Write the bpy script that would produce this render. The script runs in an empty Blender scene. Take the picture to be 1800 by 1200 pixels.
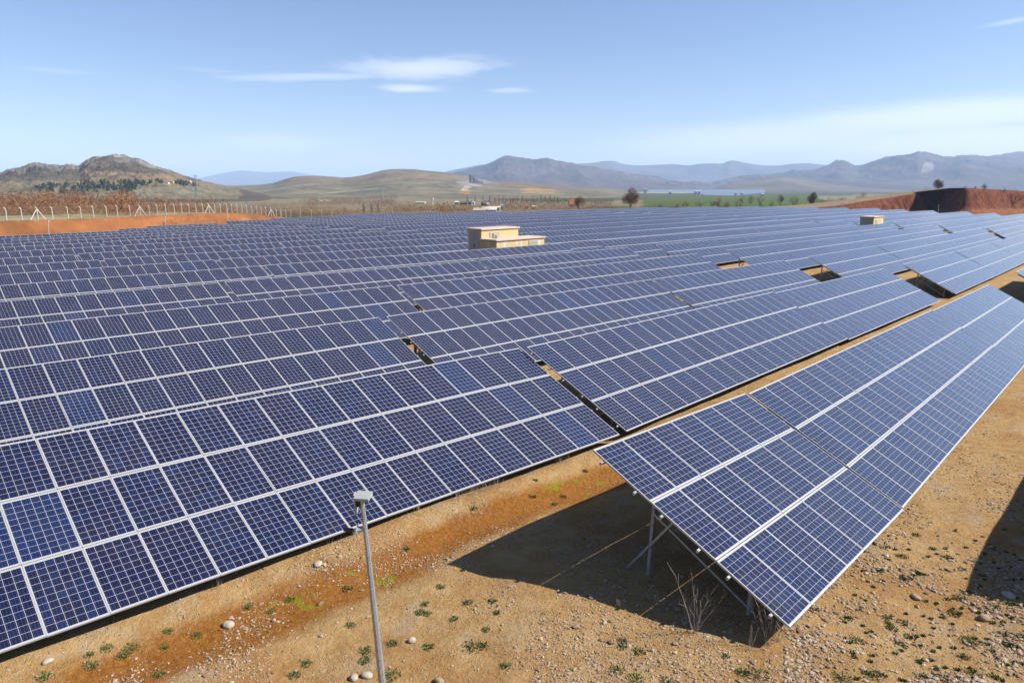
import bpy, math, random, json
import numpy as np
from mathutils import Matrix, Vector
R = math.radians
AL = 0.70                                 # how much darker every surface is than a first guess read off the photograph
random.seed(7); rng = np.random.RandomState(11)
sc = bpy.context.scene
col = sc.collection
# ---------------------------------------------------------------- camera, world, sun, exposure
CZ = 7.86                                  # eye height above the soil, metres
FP, PP = 1270.0, math.atan(271 / 1270.0)  # focal length in photo pixels (1800 wide), pitch below the horizon
cam = bpy.data.cameras.new('camera'); co = bpy.data.objects.new('camera', cam); col.objects.link(co)
co.location = (0, 0, CZ); co.rotation_euler = (math.pi / 2 - PP, 0, 0)
cam.sensor_fit = 'HORIZONTAL'; cam.sensor_width = 36.0; cam.lens = 36.0 * FP / 1800.0
cam.clip_start = 0.1; cam.clip_end = 80000; sc.camera = co
sc.view_settings.view_transform = 'Standard'; sc.view_settings.look = 'None'
sc.view_settings.exposure = 1.0; sc.view_settings.gamma = 1.0
SUN_AZ, SUN_EL = R(93.4), R(40.8)
sun = bpy.data.lights.new('sun', 'SUN'); sun.energy = 5.0; sun.angle = R(0.5); sun.color = (1.0, 0.955, 0.88)
so = bpy.data.objects.new('sun', sun); col.objects.link(so)
sd = Vector((math.sin(SUN_AZ) * math.cos(SUN_EL), math.cos(SUN_AZ) * math.cos(SUN_EL), math.sin(SUN_EL)))
so.rotation_euler = sd.to_track_quat('Z', 'Y').to_euler(); so.location = (40, 0, 60)
CYC = sc.cycles
CYC.max_bounces = 6; CYC.diffuse_bounces = 1; CYC.glossy_bounces = 3; CYC.transparent_max_bounces = 6; CYC.volume_bounces = 2
CYC.use_adaptive_sampling = True; CYC.use_denoising = True; CYC.denoising_prefilter = 'ACCURATE'; CYC.denoising_input_passes = 'RGB_ALBEDO_NORMAL'

class NT:
    """small helper for node trees"""
    def __init__(s, tree): s.t = tree; s.n = tree.nodes; s.l = tree.links
    def new(s, kind, **kw):
        n = s.n.new(kind)
        for k, v in kw.items(): setattr(n, k, v)
        return n
    def put(s, sock, v):
        if hasattr(v, 'is_output') or isinstance(v, bpy.types.NodeSocket): s.l.new(v, sock)
        else: sock.default_value = v
    def m(s, op, a, b=None, c=None, clamp=False):
        n = s.new('ShaderNodeMath', operation=op, use_clamp=clamp)
        s.put(n.inputs[0], a)
        if b is not None: s.put(n.inputs[1], b)
        if c is not None: s.put(n.inputs[2], c)
        return n.outputs[0]
    def mix(s, f, a, b, bt='MIX'):
        n = s.new('ShaderNodeMix', data_type='RGBA', blend_type=bt)
        s.put(n.inputs[0], f); s.put(n.inputs[6], a if not isinstance(a, tuple) else a + (1,) * (4 - len(a)))
        s.put(n.inputs[7], b if not isinstance(b, tuple) else b + (1,) * (4 - len(b)))
        return n.outputs[2]
    def ramp(s, f, a, b, o0=0.0, o1=1.0):
        n = s.new('ShaderNodeMapRange', interpolation_type='SMOOTHSTEP', clamp=True)
        s.put(n.inputs[0], f); n.inputs[1].default_value = a; n.inputs[2].default_value = b
        n.inputs[3].default_value = o0; n.inputs[4].default_value = o1
        return n.outputs[0]
    def noise(s, vec, scale, detail=3, rough=0.55, out=0, dist=0.0):
        n = s.new('ShaderNodeTexNoise'); s.put(n.inputs['Vector'], vec)
        n.inputs['Scale'].default_value = scale; n.inputs['Detail'].default_value = detail
        n.inputs['Roughness'].default_value = rough; n.inputs['Distortion'].default_value = dist
        return n.outputs[out]

w = bpy.data.worlds.new('World'); sc.world = w; w.use_nodes = True
N = NT(w.node_tree); N.n.clear()
sky = N.new('ShaderNodeTexSky', sky_type='NISHITA'); sky.sun_disc = False
sky.sun_elevation = SUN_EL; sky.sun_rotation = SUN_AZ; sky.altitude = 1000; sky.air_density = 1.0; sky.dust_density = 0.4; sky.ozone_density = 2.2
tc = N.new('ShaderNodeTexCoord'); sp = N.new('ShaderNodeSeparateXYZ'); N.l.new(tc.outputs['Generated'], sp.inputs[0])
az = N.m('ARCTAN2', sp.outputs[0], sp.outputs[1]); el = N.m('ARCSINE', sp.outputs[2])
cv = N.new('ShaderNodeCombineXYZ'); N.l.new(N.m('MULTIPLY', az, 1.0), cv.inputs[0]); N.l.new(N.m('MULTIPLY', el, 4.5), cv.inputs[1])
nz = N.noise(cv.outputs[0], 9.0, 6, 0.62, dist=0.4); nf = N.noise(cv.outputs[0], 30.0, 5, 0.6)
def puff(a0, e0, wa, we, amp, tilt=0.0, soft=1.0):
    """a cloud round azimuth a0, elevation e0 (degrees) with half widths wa, we"""
    da = N.m('SUBTRACT', az, R(a0)); de = N.m('SUBTRACT', N.m('SUBTRACT', el, R(e0)), N.m('MULTIPLY', da, tilt))
    a_ = N.m('DIVIDE', da, R(wa)); e_ = N.m('DIVIDE', de, R(we))
    r2 = N.m('ADD', N.m('MULTIPLY', a_, a_), N.m('MULTIPLY', e_, e_))
    g = N.m('POWER', 2.718, N.m('MULTIPLY', r2, -1.0))
    t = N.m('ADD', g, N.m('MULTIPLY', N.m('SUBTRACT', nz, 0.5), 1.3 * soft))
    t = N.m('ADD', t, N.m('MULTIPLY', N.m('SUBTRACT', nf, 0.5), 0.45 * soft))
    return N.m('MULTIPLY', N.m('MULTIPLY', N.ramp(t, 0.12, 0.85), g), amp)
cl = None
for a_ in [(-6.6, 8.6, 6.2, 0.9, 0.5, 0.03, 1.5), (-14.5, 7.8, 8.0, 0.36, 0.3, 0.05, 1.4), (-7.8, 7.15, 2.6, 0.36, 0.5, 0.0, 1.4), (-0.3, 7.1, 2.0, 0.25, 0.32, 0.0),
           (30.5, 4.6, 15.0, 1.3, 0.55, 0.04, 0.45), (20.0, 3.5, 15.0, 1.7, 0.42, 0.05, 0.5), (33.0, 2.8, 16.0, 1.6, 0.55, 0.0, 0.8), (-31, 7.3, 3.0, 0.2, 0.12, 0.0), (-17.5, 3.2, 5.0, 0.8, 0.2, 0.0),
           (35.7, 9.75, 1.5, 0.55, 0.95, 0.1), (33.0, 10.0, 2.0, 0.2, 0.25, 0.1), (-21.5, 7.9, 3.0, 0.18, 0.10, 0.0)]:
    p_ = puff(*a_); cl = p_ if cl is None else N.m('MAXIMUM', cl, p_)
cl = N.m('MULTIPLY', cl, N.ramp(el, 0.0, 0.03))
mx = N.mix(cl, N.mix(1.0, sky.outputs[0], (1.0, 0.985, 1.09), 'MULTIPLY'), (9.0, 9.2, 9.9))
bg = N.new('ShaderNodeBackground'); N.l.new(mx, bg.inputs[0]); bg.inputs[1].default_value = 0.068
ow = N.new('ShaderNodeOutputWorld'); N.l.new(bg.outputs[0], ow.inputs[0])
# ---------------------------------------------------------------- helpers
cP, sP = math.cos(PP), math.sin(PP)
def P(x, y, Y):
    """point on the sight line of photo pixel (x, y) at world distance Y ahead"""
    b = (600 - y) / FP; z = Y * (b * cP - sP) / (cP + b * sP); d = Y * cP - z * sP
    return np.array([d * (x - 900) / FP, Y, z + CZ])
def X_at(x, Y, z): return (Y * cP - (z - CZ) * sP) * (x - 900) / FP
def pix(X, Y, Z):
    Z = Z - CZ; d = np.maximum(Y * cP - Z * sP, 1e-3)
    return 900 + FP * X / d, 600 - FP * (Y * sP + Z * cP) / d
def sst(a, b, x):
    t = np.clip((np.asarray(x, float) - a) / (b - a), 0, 1); return t * t * (3 - 2 * t)
def vn(x, y, s=0):
    xi = np.floor(x).astype(np.int64); yi = np.floor(y).astype(np.int64); fx = x - xi; fy = y - yi
    def hsh(i, j):
        h = (i * 374761393 + j * 668265263 + s * 974634777) & 0xffffffff
        h = ((h ^ (h >> 13)) * 1274126177) & 0xffffffff
        return ((h ^ (h >> 16)) & 0xffff) / 65535.0
    u = fx * fx * (3 - 2 * fx); v = fy * fy * (3 - 2 * fy)
    return (hsh(xi, yi) * (1 - u) + hsh(xi + 1, yi) * u) * (1 - v) + (hsh(xi, yi + 1) * (1 - u) + hsh(xi + 1, yi + 1) * u) * v
def fbm(x, y, o=5, s=0, ridged=False, g=0.5):
    a = 1.0; t = 0; n = 0
    for k in range(o):
        v = vn(x * 2 ** k + 17.3 * k, y * 2 ** k - 9.1 * k, s + k)
        if ridged: v = 1 - abs(2 * v - 1)
        t = t + a * v; n += a; a *= g
    return t / n
def tag(o, label=None, cat=None, group=None, kind=None):
    if label: o['label'] = label
    if cat: o['category'] = cat
    if group: o['group'] = group
    if kind: o['kind'] = kind
    return o
def empty(name, loc=(0, 0, 0)):
    o = bpy.data.objects.new(name, None); o.empty_display_size = 0.3; o.location = loc; col.objects.link(o); return o
def link(name, me, parent=None, mat=None):
    o = bpy.data.objects.new(name, me); col.objects.link(o)
    if parent: o.parent = parent
    if mat is not None: o.matrix_basis = mat
    return o
class MB:
    def __init__(s): s.v = []; s.f = []; s.m = []
    def quad(s, a, b, c, d, m=0):
        k = len(s.v); s.v += [tuple(a), tuple(b), tuple(c), tuple(d)]; s.f.append((k, k + 1, k + 2, k + 3)); s.m.append(m)
    def box(s, x0, x1, y0, y1, z0, z1, m=0, T=None):
        k = len(s.v); pts = [(x, y, z) for z in (z0, z1) for y in (y0, y1) for x in (x0, x1)]
        if T is not None: pts = [tuple(T @ Vector(p)) for p in pts]
        s.v += pts
        for f in ((0, 2, 3, 1), (4, 5, 7, 6), (0, 1, 5, 4), (2, 6, 7, 3), (0, 4, 6, 2), (1, 3, 7, 5)):
            s.f.append(tuple(k + i for i in f)); s.m.append(m)
    def bar(s, a, b, wd, ht=None, m=0, n=4, r2=None, rot=0.785):
        a = Vector(a); b = Vector(b); ht = ht or wd; d = (b - a).normalized()
        u = d.cross(Vector((0, 0, 1)));
        if u.length < 1e-3: u = Vector((1, 0, 0))
        u.normalize(); v = u.cross(d); k = len(s.v); q = (r2 if r2 is not None else 1.0)
        for p, sc_ in ((a, 1.0), (b, q)):
            for i in range(n):
                t = rot + 2 * math.pi * i / n
                s.v.append(tuple(p + u * (math.cos(t) * wd * sc_ * (0.7071 if n == 4 else 0.5)) + v * (math.sin(t) * ht * sc_ * (0.7071 if n == 4 else 0.5))))
        for i in range(n):
            j = (i + 1) % n; s.f.append((k + i, k + j, k + n + j, k + n + i)); s.m.append(m)
        s.f.append(tuple(k + i for i in range(n))[::-1]); s.m.append(m); s.f.append(tuple(k + n + i for i in range(n))); s.m.append(m)
    def mesh(s, name, mats, smooth=False, flip=False):
        if flip: s.v = [(x, -y, z) for x, y, z in s.v]; s.f = [f[::-1] for f in s.f]
        me = bpy.data.meshes.new(name); me.from_pydata(s.v, [], s.f)
        for m in mats: me.materials.append(m)
        if len(mats) > 1: me.polygons.foreach_set('material_index', s.m)
        if smooth: me.polygons.foreach_set('use_smooth', [True] * len(s.f))
        me.update(); return me
    def build(s, name, mats, parent=None, smooth=False):
        return link(name, s.mesh(name, mats if isinstance(mats, (list, tuple)) else [mats], smooth), parent)
def npmesh(name, V, F, mats, smooth=True, colattr=None):
    me = bpy.data.meshes.new(name); V = np.asarray(V, np.float32); F = np.asarray(F, np.int32); n = F.shape[1]
    me.vertices.add(len(V)); me.vertices.foreach_set('co', V.ravel())
    me.loops.add(F.size); me.loops.foreach_set('vertex_index', F.ravel())
    me.polygons.add(len(F)); me.polygons.foreach_set('loop_start', np.arange(0, F.size, n, dtype=np.int32))
    me.polygons.foreach_set('loop_total', np.full(len(F), n, np.int32))
    me.polygons.foreach_set('use_smooth', np.full(len(F), smooth, bool))
    for m in mats: me.materials.append(m)
    me.update(calc_edges=True); me.validate()
    if colattr is not None:
        a = me.color_attributes.new('col', 'FLOAT_COLOR', 'POINT'); a.data.foreach_set('color', np.asarray(colattr, np.float32).ravel())
    return me
def grid_faces(nu, nv, flip=False):
    i = np.arange(nu - 1)[:, None] * nv + np.arange(nv - 1)[None, :]
    f = np.stack([i, i + nv, i + nv + 1, i + 1], -1).reshape(-1, 4)
    return f[:, ::-1] if flip else f
def mat(name, rgb, rough=0.8, metal=0.0, spec=0.3, var=0.0, scale=3.0, bump=0.0, bscale=20.0):
    rgb = tuple(c * AL for c in rgb)
    m = bpy.data.materials.new(name); m.use_nodes = True; n = NT(m.node_tree); b = n.n['Principled BSDF']
    b.inputs['Roughness'].default_value = rough; b.inputs['Metallic'].default_value = metal; b.inputs['Specular IOR Level'].default_value = spec
    g = n.new('ShaderNodeNewGeometry')
    if var > 0:
        f = n.ramp(n.noise(g.outputs['Position'], scale, 5, 0.6), 0.3, 0.7)
        lo = tuple(c * (1 - var) for c in rgb); hi = tuple(min(1, c * (1 + var)) for c in rgb)
        n.l.new(n.mix(f, lo, hi), b.inputs['Base Color'])
    else: b.inputs['Base Color'].default_value = rgb + (1,)
    if bump > 0:
        bn = n.new('ShaderNodeBump'); bn.inputs['Strength'].default_value = bump; n.l.new(n.noise(g.outputs['Position'], bscale, 4), bn.inputs['Height']); n.l.new(bn.outputs[0], b.inputs['Normal'])
    return m
def island_mat(name, c0, c1, rough=0.9, trans=0.0):
    c0 = tuple(c * AL for c in c0); c1 = tuple(c * AL for c in c1)
    """colour differs from stone to stone, leaf to leaf"""
    m = bpy.data.materials.new(name); m.use_nodes = True; n = NT(m.node_tree); b = n.n['Principled BSDF']
    g = n.new('ShaderNodeNewGeometry'); b.inputs['Roughness'].default_value = rough; b.inputs['Specular IOR Level'].default_value = 0.2
    n.l.new(n.mix(g.outputs['Random Per Island'], c0, c1), b.inputs['Base Color'])
    return m
# ---------------------------------------------------------------- materials
W, H = 1.012, 1.668
def cell_mat():
    m = bpy.data.materials.new('solar cells under glass'); m.use_nodes = True; n = NT(m.node_tree); b = n.n['Principled BSDF']
    t = n.new('ShaderNodeTexCoord'); s = n.new('ShaderNodeSeparateXYZ'); n.l.new(t.outputs['Object'], s.inputs[0]); oi = n.new('ShaderNodeObjectInfo')
    ux = n.m('DIVIDE', s.outputs[0], W); uy = n.m('DIVIDE', s.outputs[1], H)
    mx_, my_ = n.m('FLOOR', ux), n.m('FLOOR', uy)
    fx = n.m('MULTIPLY', n.m('SUBTRACT', ux, mx_), W); fy = n.m('MULTIPLY', n.m('SUBTRACT', uy, my_), H)
    m0 = 0.025; m1 = 0.052; cx = (W - 2 * m0) / 6; cy = (H - 2 * m1) / 10
    gx = n.m('DIVIDE', n.m('SUBTRACT', fx, m0), cx); gy = n.m('DIVIDE', n.m('SUBTRACT', fy, m1), cy)
    def line(g, c, wd):
        f = n.m('FRACT', n.m('ADD', g, 0.5)); return n.m('LESS_THAN', n.m('ABSOLUTE', n.m('SUBTRACT', f, 0.5)), wd / 2 / c)
    grid = n.m('MAXIMUM', line(gx, cx, 0.0070), line(gy, cy, 0.0060))
    edge = n.m('MAXIMUM', n.m('GREATER_THAN', n.m('ABSOLUTE', n.m('SUBTRACT', gx, 3.0)), 3.0), n.m('GREATER_THAN', n.m('ABSOLUTE', n.m('SUBTRACT', gy, 5.0)), 5.0))
    white = n.m('MAXIMUM', grid, edge)
    bus = line(n.m('ADD', n.m('MULTIPLY', gx, 3.0), 0.5), cx / 3, 0.0022)
    cid = n.new('ShaderNodeCombineXYZ'); n.l.new(n.m('ADD', n.m('FLOOR', gx), n.m('MULTIPLY', mx_, 7.0)), cid.inputs[0])
    n.l.new(n.m('ADD', n.m('FLOOR', gy), n.m('MULTIPLY', my_, 13.0)), cid.inputs[1]); n.l.new(n.m('MULTIPLY', oi.outputs['Random'], 977.0), cid.inputs[2])
    wn = n.new('ShaderNodeTexWhiteNoise', noise_dimensions='3D'); n.l.new(cid.outputs[0], wn.inputs['Vector'])
    mid = n.new('ShaderNodeCombineXYZ'); n.l.new(mx_, mid.inputs[0]); n.l.new(my_, mid.inputs[1]); n.l.new(n.m('MULTIPLY', oi.outputs['Random'], 531.0), mid.inputs[2])
    wm = n.new('ShaderNodeTexWhiteNoise', noise_dimensions='3D'); n.l.new(mid.outputs[0], wm.inputs['Vector'])
    c = n.mix(n.m('POWER', wn.outputs[0], 2.0), (0.0045, 0.0055, 0.029), (0.006, 0.017, 0.074))
    c = n.mix(n.m('MULTIPLY', wm.outputs[0], 0.7), c, (0.009, 0.0065, 0.030))
    c = n.mix(n.ramp(wm.outputs[0], 0.10, 0.0, 0.0, 0.6), c, (0.009, 0.026, 0.10))
    # crystal grain of each cell
    gr = n.new('ShaderNodeTexVoronoi'); gr.inputs['Scale'].default_value = 60; n.l.new(t.outputs['Object'], gr.inputs['Vector'])
    gs = n.new('ShaderNodeSeparateColor'); n.l.new(gr.outputs['Color'], gs.inputs[0])
    c = n.mix(n.m('MULTIPLY', gs.outputs[0], 0.28), c, (0.013, 0.022, 0.085))
    c = n.mix(n.m('MULTIPLY', bus, 0.35), c, (0.3, 0.32, 0.36))
    c = n.mix(white, c, (0.46, 0.46, 0.48))
    g = n.new('ShaderNodeNewGeometry')
    dust = n.m('MULTIPLY', n.ramp(n.noise(g.outputs['Position'], 0.9, 5, 0.65), 0.35, 0.75), 0.02)
    c = n.mix(dust, c, (0.5, 0.42, 0.34))
    n.l.new(n.mix(1.0, c, (AL, AL, AL), 'MULTIPLY'), b.inputs['Base Color']); b.inputs['Roughness'].default_value = 0.2; b.inputs['IOR'].default_value = 1.44; b.inputs['Sheen Weight'].default_value = 1.0; b.inputs['Sheen Roughness'].default_value = 0.14; b.inputs['Coat Weight'].default_value = 0.55; b.inputs['Coat IOR'].default_value = 1.42; b.inputs['Coat Roughness'].default_value = 0.1; b.inputs['Sheen Tint'].default_value = (0.95, 0.95, 1, 1)
    n.l.new(n.ramp(n.noise(g.outputs['Position'], 2.0, 3), 0.3, 0.7, 0.15, 0.26), b.inputs['Roughness'])
    return m
M = {}
M['cell'] = cell_mat()
M['frame'] = mat('anodised aluminium frame', (0.52, 0.52, 0.51), 0.45, 0.25, 0.5)
M['back'] = mat('white backsheet', (0.55, 0.55, 0.55), 0.7)
M['steel'] = mat('galvanised steel', (0.42, 0.42, 0.41), 0.5, 0.5, 0.5, 0.15, 8)
M['poststeel'] = mat('dull galvanised post', (0.36, 0.35, 0.33), 0.6, 0.3, 0.4, 0.15, 8)
def terrain_mat():
    """soil of the site near by; farther out the colour of each field comes from the attribute"""
    m = bpy.data.materials.new('soil and fields'); m.use_nodes = True; n = NT(m.node_tree); b = n.n['Principled BSDF']
    b.inputs['Roughness'].default_value = 0.95; b.inputs['Specular IOR Level'].default_value = 0.1
    g = n.new('ShaderNodeNewGeometry'); pos = g.outputs['Position']; at = n.new('ShaderNodeAttribute', attribute_name='col')
    big = n.noise(pos, 0.35, 5, 0.6); mid = n.noise(pos, 1.7, 6, 0.65); fine = n.noise(pos, 9.0, 6, 0.7); grit = n.noise(pos, 45.0, 4, 0.7)
    c = n.mix(n.ramp(mid, 0.3, 0.72), (0.40, 0.225, 0.085), (0.53, 0.345, 0.16))
    c = n.mix(n.m('MULTIPLY', n.ramp(big, 0.45, 0.66), 0.6), c, (0.38, 0.175, 0.055))
    c = n.mix(n.m('MULTIPLY', n.ramp(n.noise(pos, 0.8, 6, 0.7), 0.52, 0.66), 0.65), c, (0.47, 0.36, 0.25))
    c = n.mix(n.m('MULTIPLY', n.ramp(fine, 0.45, 0.75), 0.5), c, (0.58, 0.43, 0.26))
    c = n.mix(n.m('MULTIPLY', n.ramp(grit, 0.55, 0.72), 0.45), c, (0.16, 0.085, 0.04))
    vo = n.new('ShaderNodeTexVoronoi'); vo.inputs['Scale'].default_value = 26; n.l.new(pos, vo.inputs['Vector'])
    peb = n.m('MULTIPLY', n.ramp(vo.outputs['Distance'], 0.34, 0.22), n.ramp(n.noise(pos, 3.1, 4, 0.7), 0.47, 0.6))
    vs = n.new('ShaderNodeSeparateColor'); n.l.new(vo.outputs['Color'], vs.inputs[0])
    c = n.mix(n.m('MULTIPLY', peb, 0.8), c, n.mix(vs.outputs[0], (0.20, 0.13, 0.08), (0.50, 0.41, 0.32)))
    # wet orange runnel in front of the second row: across = distance from its centre line
    s = n.new('ShaderNodeSeparateXYZ'); n.l.new(pos, s.inputs[0])
    wob = n.m('MULTIPLY', n.m('SUBTRACT', n.noise(pos, 0.45, 4, 0.6), 0.5), 1.5)
    ca, sa = math.cos(R(RUN[2])), math.sin(R(RUN[2]))
    ac = n.m('ADD', n.m('ADD', n.m('MULTIPLY', n.m('SUBTRACT', s.outputs[0], RUN[0]), ca), n.m('MULTIPLY', n.m('SUBTRACT', s.outputs[1], RUN[1]), -sa)), wob)
    al = n.m('ADD', n.m('MULTIPLY', n.m('SUBTRACT', s.outputs[0], RUN[0]), sa), n.m('MULTIPLY', n.m('SUBTRACT', s.outputs[1], RUN[1]), ca))
    run = n.m('MULTIPLY', n.ramp(n.m('ABSOLUTE', ac), 1.05, 0.45), n.ramp(n.m('ABSOLUTE', n.m('SUBTRACT', al, 4.0)), 16.0, 10.0))
    c = n.mix(n.m('MULTIPLY', run, 0.92), c, n.mix(n.ramp(fine, 0.35, 0.65), (0.27, 0.088, 0.010), (0.37, 0.155, 0.03)))
    alg = n.m('MULTIPLY', run, n.m('MULTIPLY', n.ramp(n.noise(pos, 1.5, 4, 0.6), 0.54, 0.63), n.m('ADD', n.ramp(n.m('ABSOLUTE', n.m('SUBTRACT', al, ALG[0])), 1.9, 0.7), n.ramp(n.m('ABSOLUTE', n.m('SUBTRACT', al, ALG[1])), 1.2, 0.5))))
    c = n.mix(n.m('MINIMUM', alg, 0.9), c, (0.26, 0.25, 0.012))
    far = n.mix(n.ramp(n.noise(pos, 0.06, 6, 0.68), 0.3, 0.7), n.mix(1.0, at.outputs['Color'], (0.72, 0.74, 0.72), 'MULTIPLY'), n.mix(1.0, at.outputs['Color'], (1.2, 1.17, 1.14), 'MULTIPLY'))
    far = n.mix(n.ramp(n.noise(pos, 0.5, 4, 0.7), 0.56, 0.68, 0.0, 0.5), far, n.mix(1.0, far, (0.55, 0.52, 0.5), 'MULTIPLY'))
    c = n.mix(1.0, c, (1.02, 1.02, 0.96), 'MULTIPLY'); c = n.mix(at.outputs['Alpha'], c, far); c = n.mix(1.0, c, (AL, AL, AL), 'MULTIPLY')
    n.l.new(c, b.inputs['Base Color'])
    bn = n.new('ShaderNodeBump'); bn.inputs['Strength'].default_value = 0.9; bn.inputs['Distance'].default_value = 0.09
    n.l.new(n.m('ADD', n.m('ADD', fine, n.m('MULTIPLY', grit, 0.35)), n.m('MULTIPLY', peb, 0.35)), bn.inputs['Height']); n.l.new(bn.outputs[0], b.inputs['Normal'])
    return m
def hill_mat(name, scale, dots=0.0):
    m = bpy.data.materials.new(name); m.use_nodes = True; n = NT(m.node_tree); b = n.n['Principled BSDF']
    b.inputs['Roughness'].default_value = 0.95; b.inputs['Specular IOR Level'].default_value = 0.05
    g = n.new('ShaderNodeNewGeometry'); pos = g.outputs['Position']; at = n.new('ShaderNodeAttribute', attribute_name='col')
    a = n.noise(pos, scale, 7, 0.65); c0 = n.mix(1.0, at.outputs['Color'], (0.66, 0.66, 0.68), 'MULTIPLY'); c1 = n.mix(1.0, at.outputs['Color'], (1.25, 1.2, 1.15), 'MULTIPLY')
    c = n.mix(n.ramp(a, 0.32, 0.68), c0, c1)
    if dots > 0:
        vo = n.new('ShaderNodeTexVoronoi'); vo.inputs['Scale'].default_value = dots; n.l.new(pos, vo.inputs['Vector'])
        d = n.m('MULTIPLY', n.ramp(vo.outputs['Distance'], 0.36, 0.22), n.ramp(n.noise(pos, dots * 0.12, 4), 0.42, 0.58))
        c = n.mix(n.m('MULTIPLY', d, 0.75), c, (0.055, 0.055, 0.035))
    c = n.mix(1.0, c, (AL, AL, AL), 'MULTIPLY'); n.l.new(c, b.inputs['Base Color'])
    bn = n.new('ShaderNodeBump'); bn.inputs['Strength'].default_value = 0.7; bn.inputs['Distance'].default_value = 3.0 / (scale * 100)
    n.l.new(n.noise(pos, scale * 4, 6, 0.7), bn.inputs['Height']); n.l.new(bn.outputs[0], b.inputs['Normal'])
    return m
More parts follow.
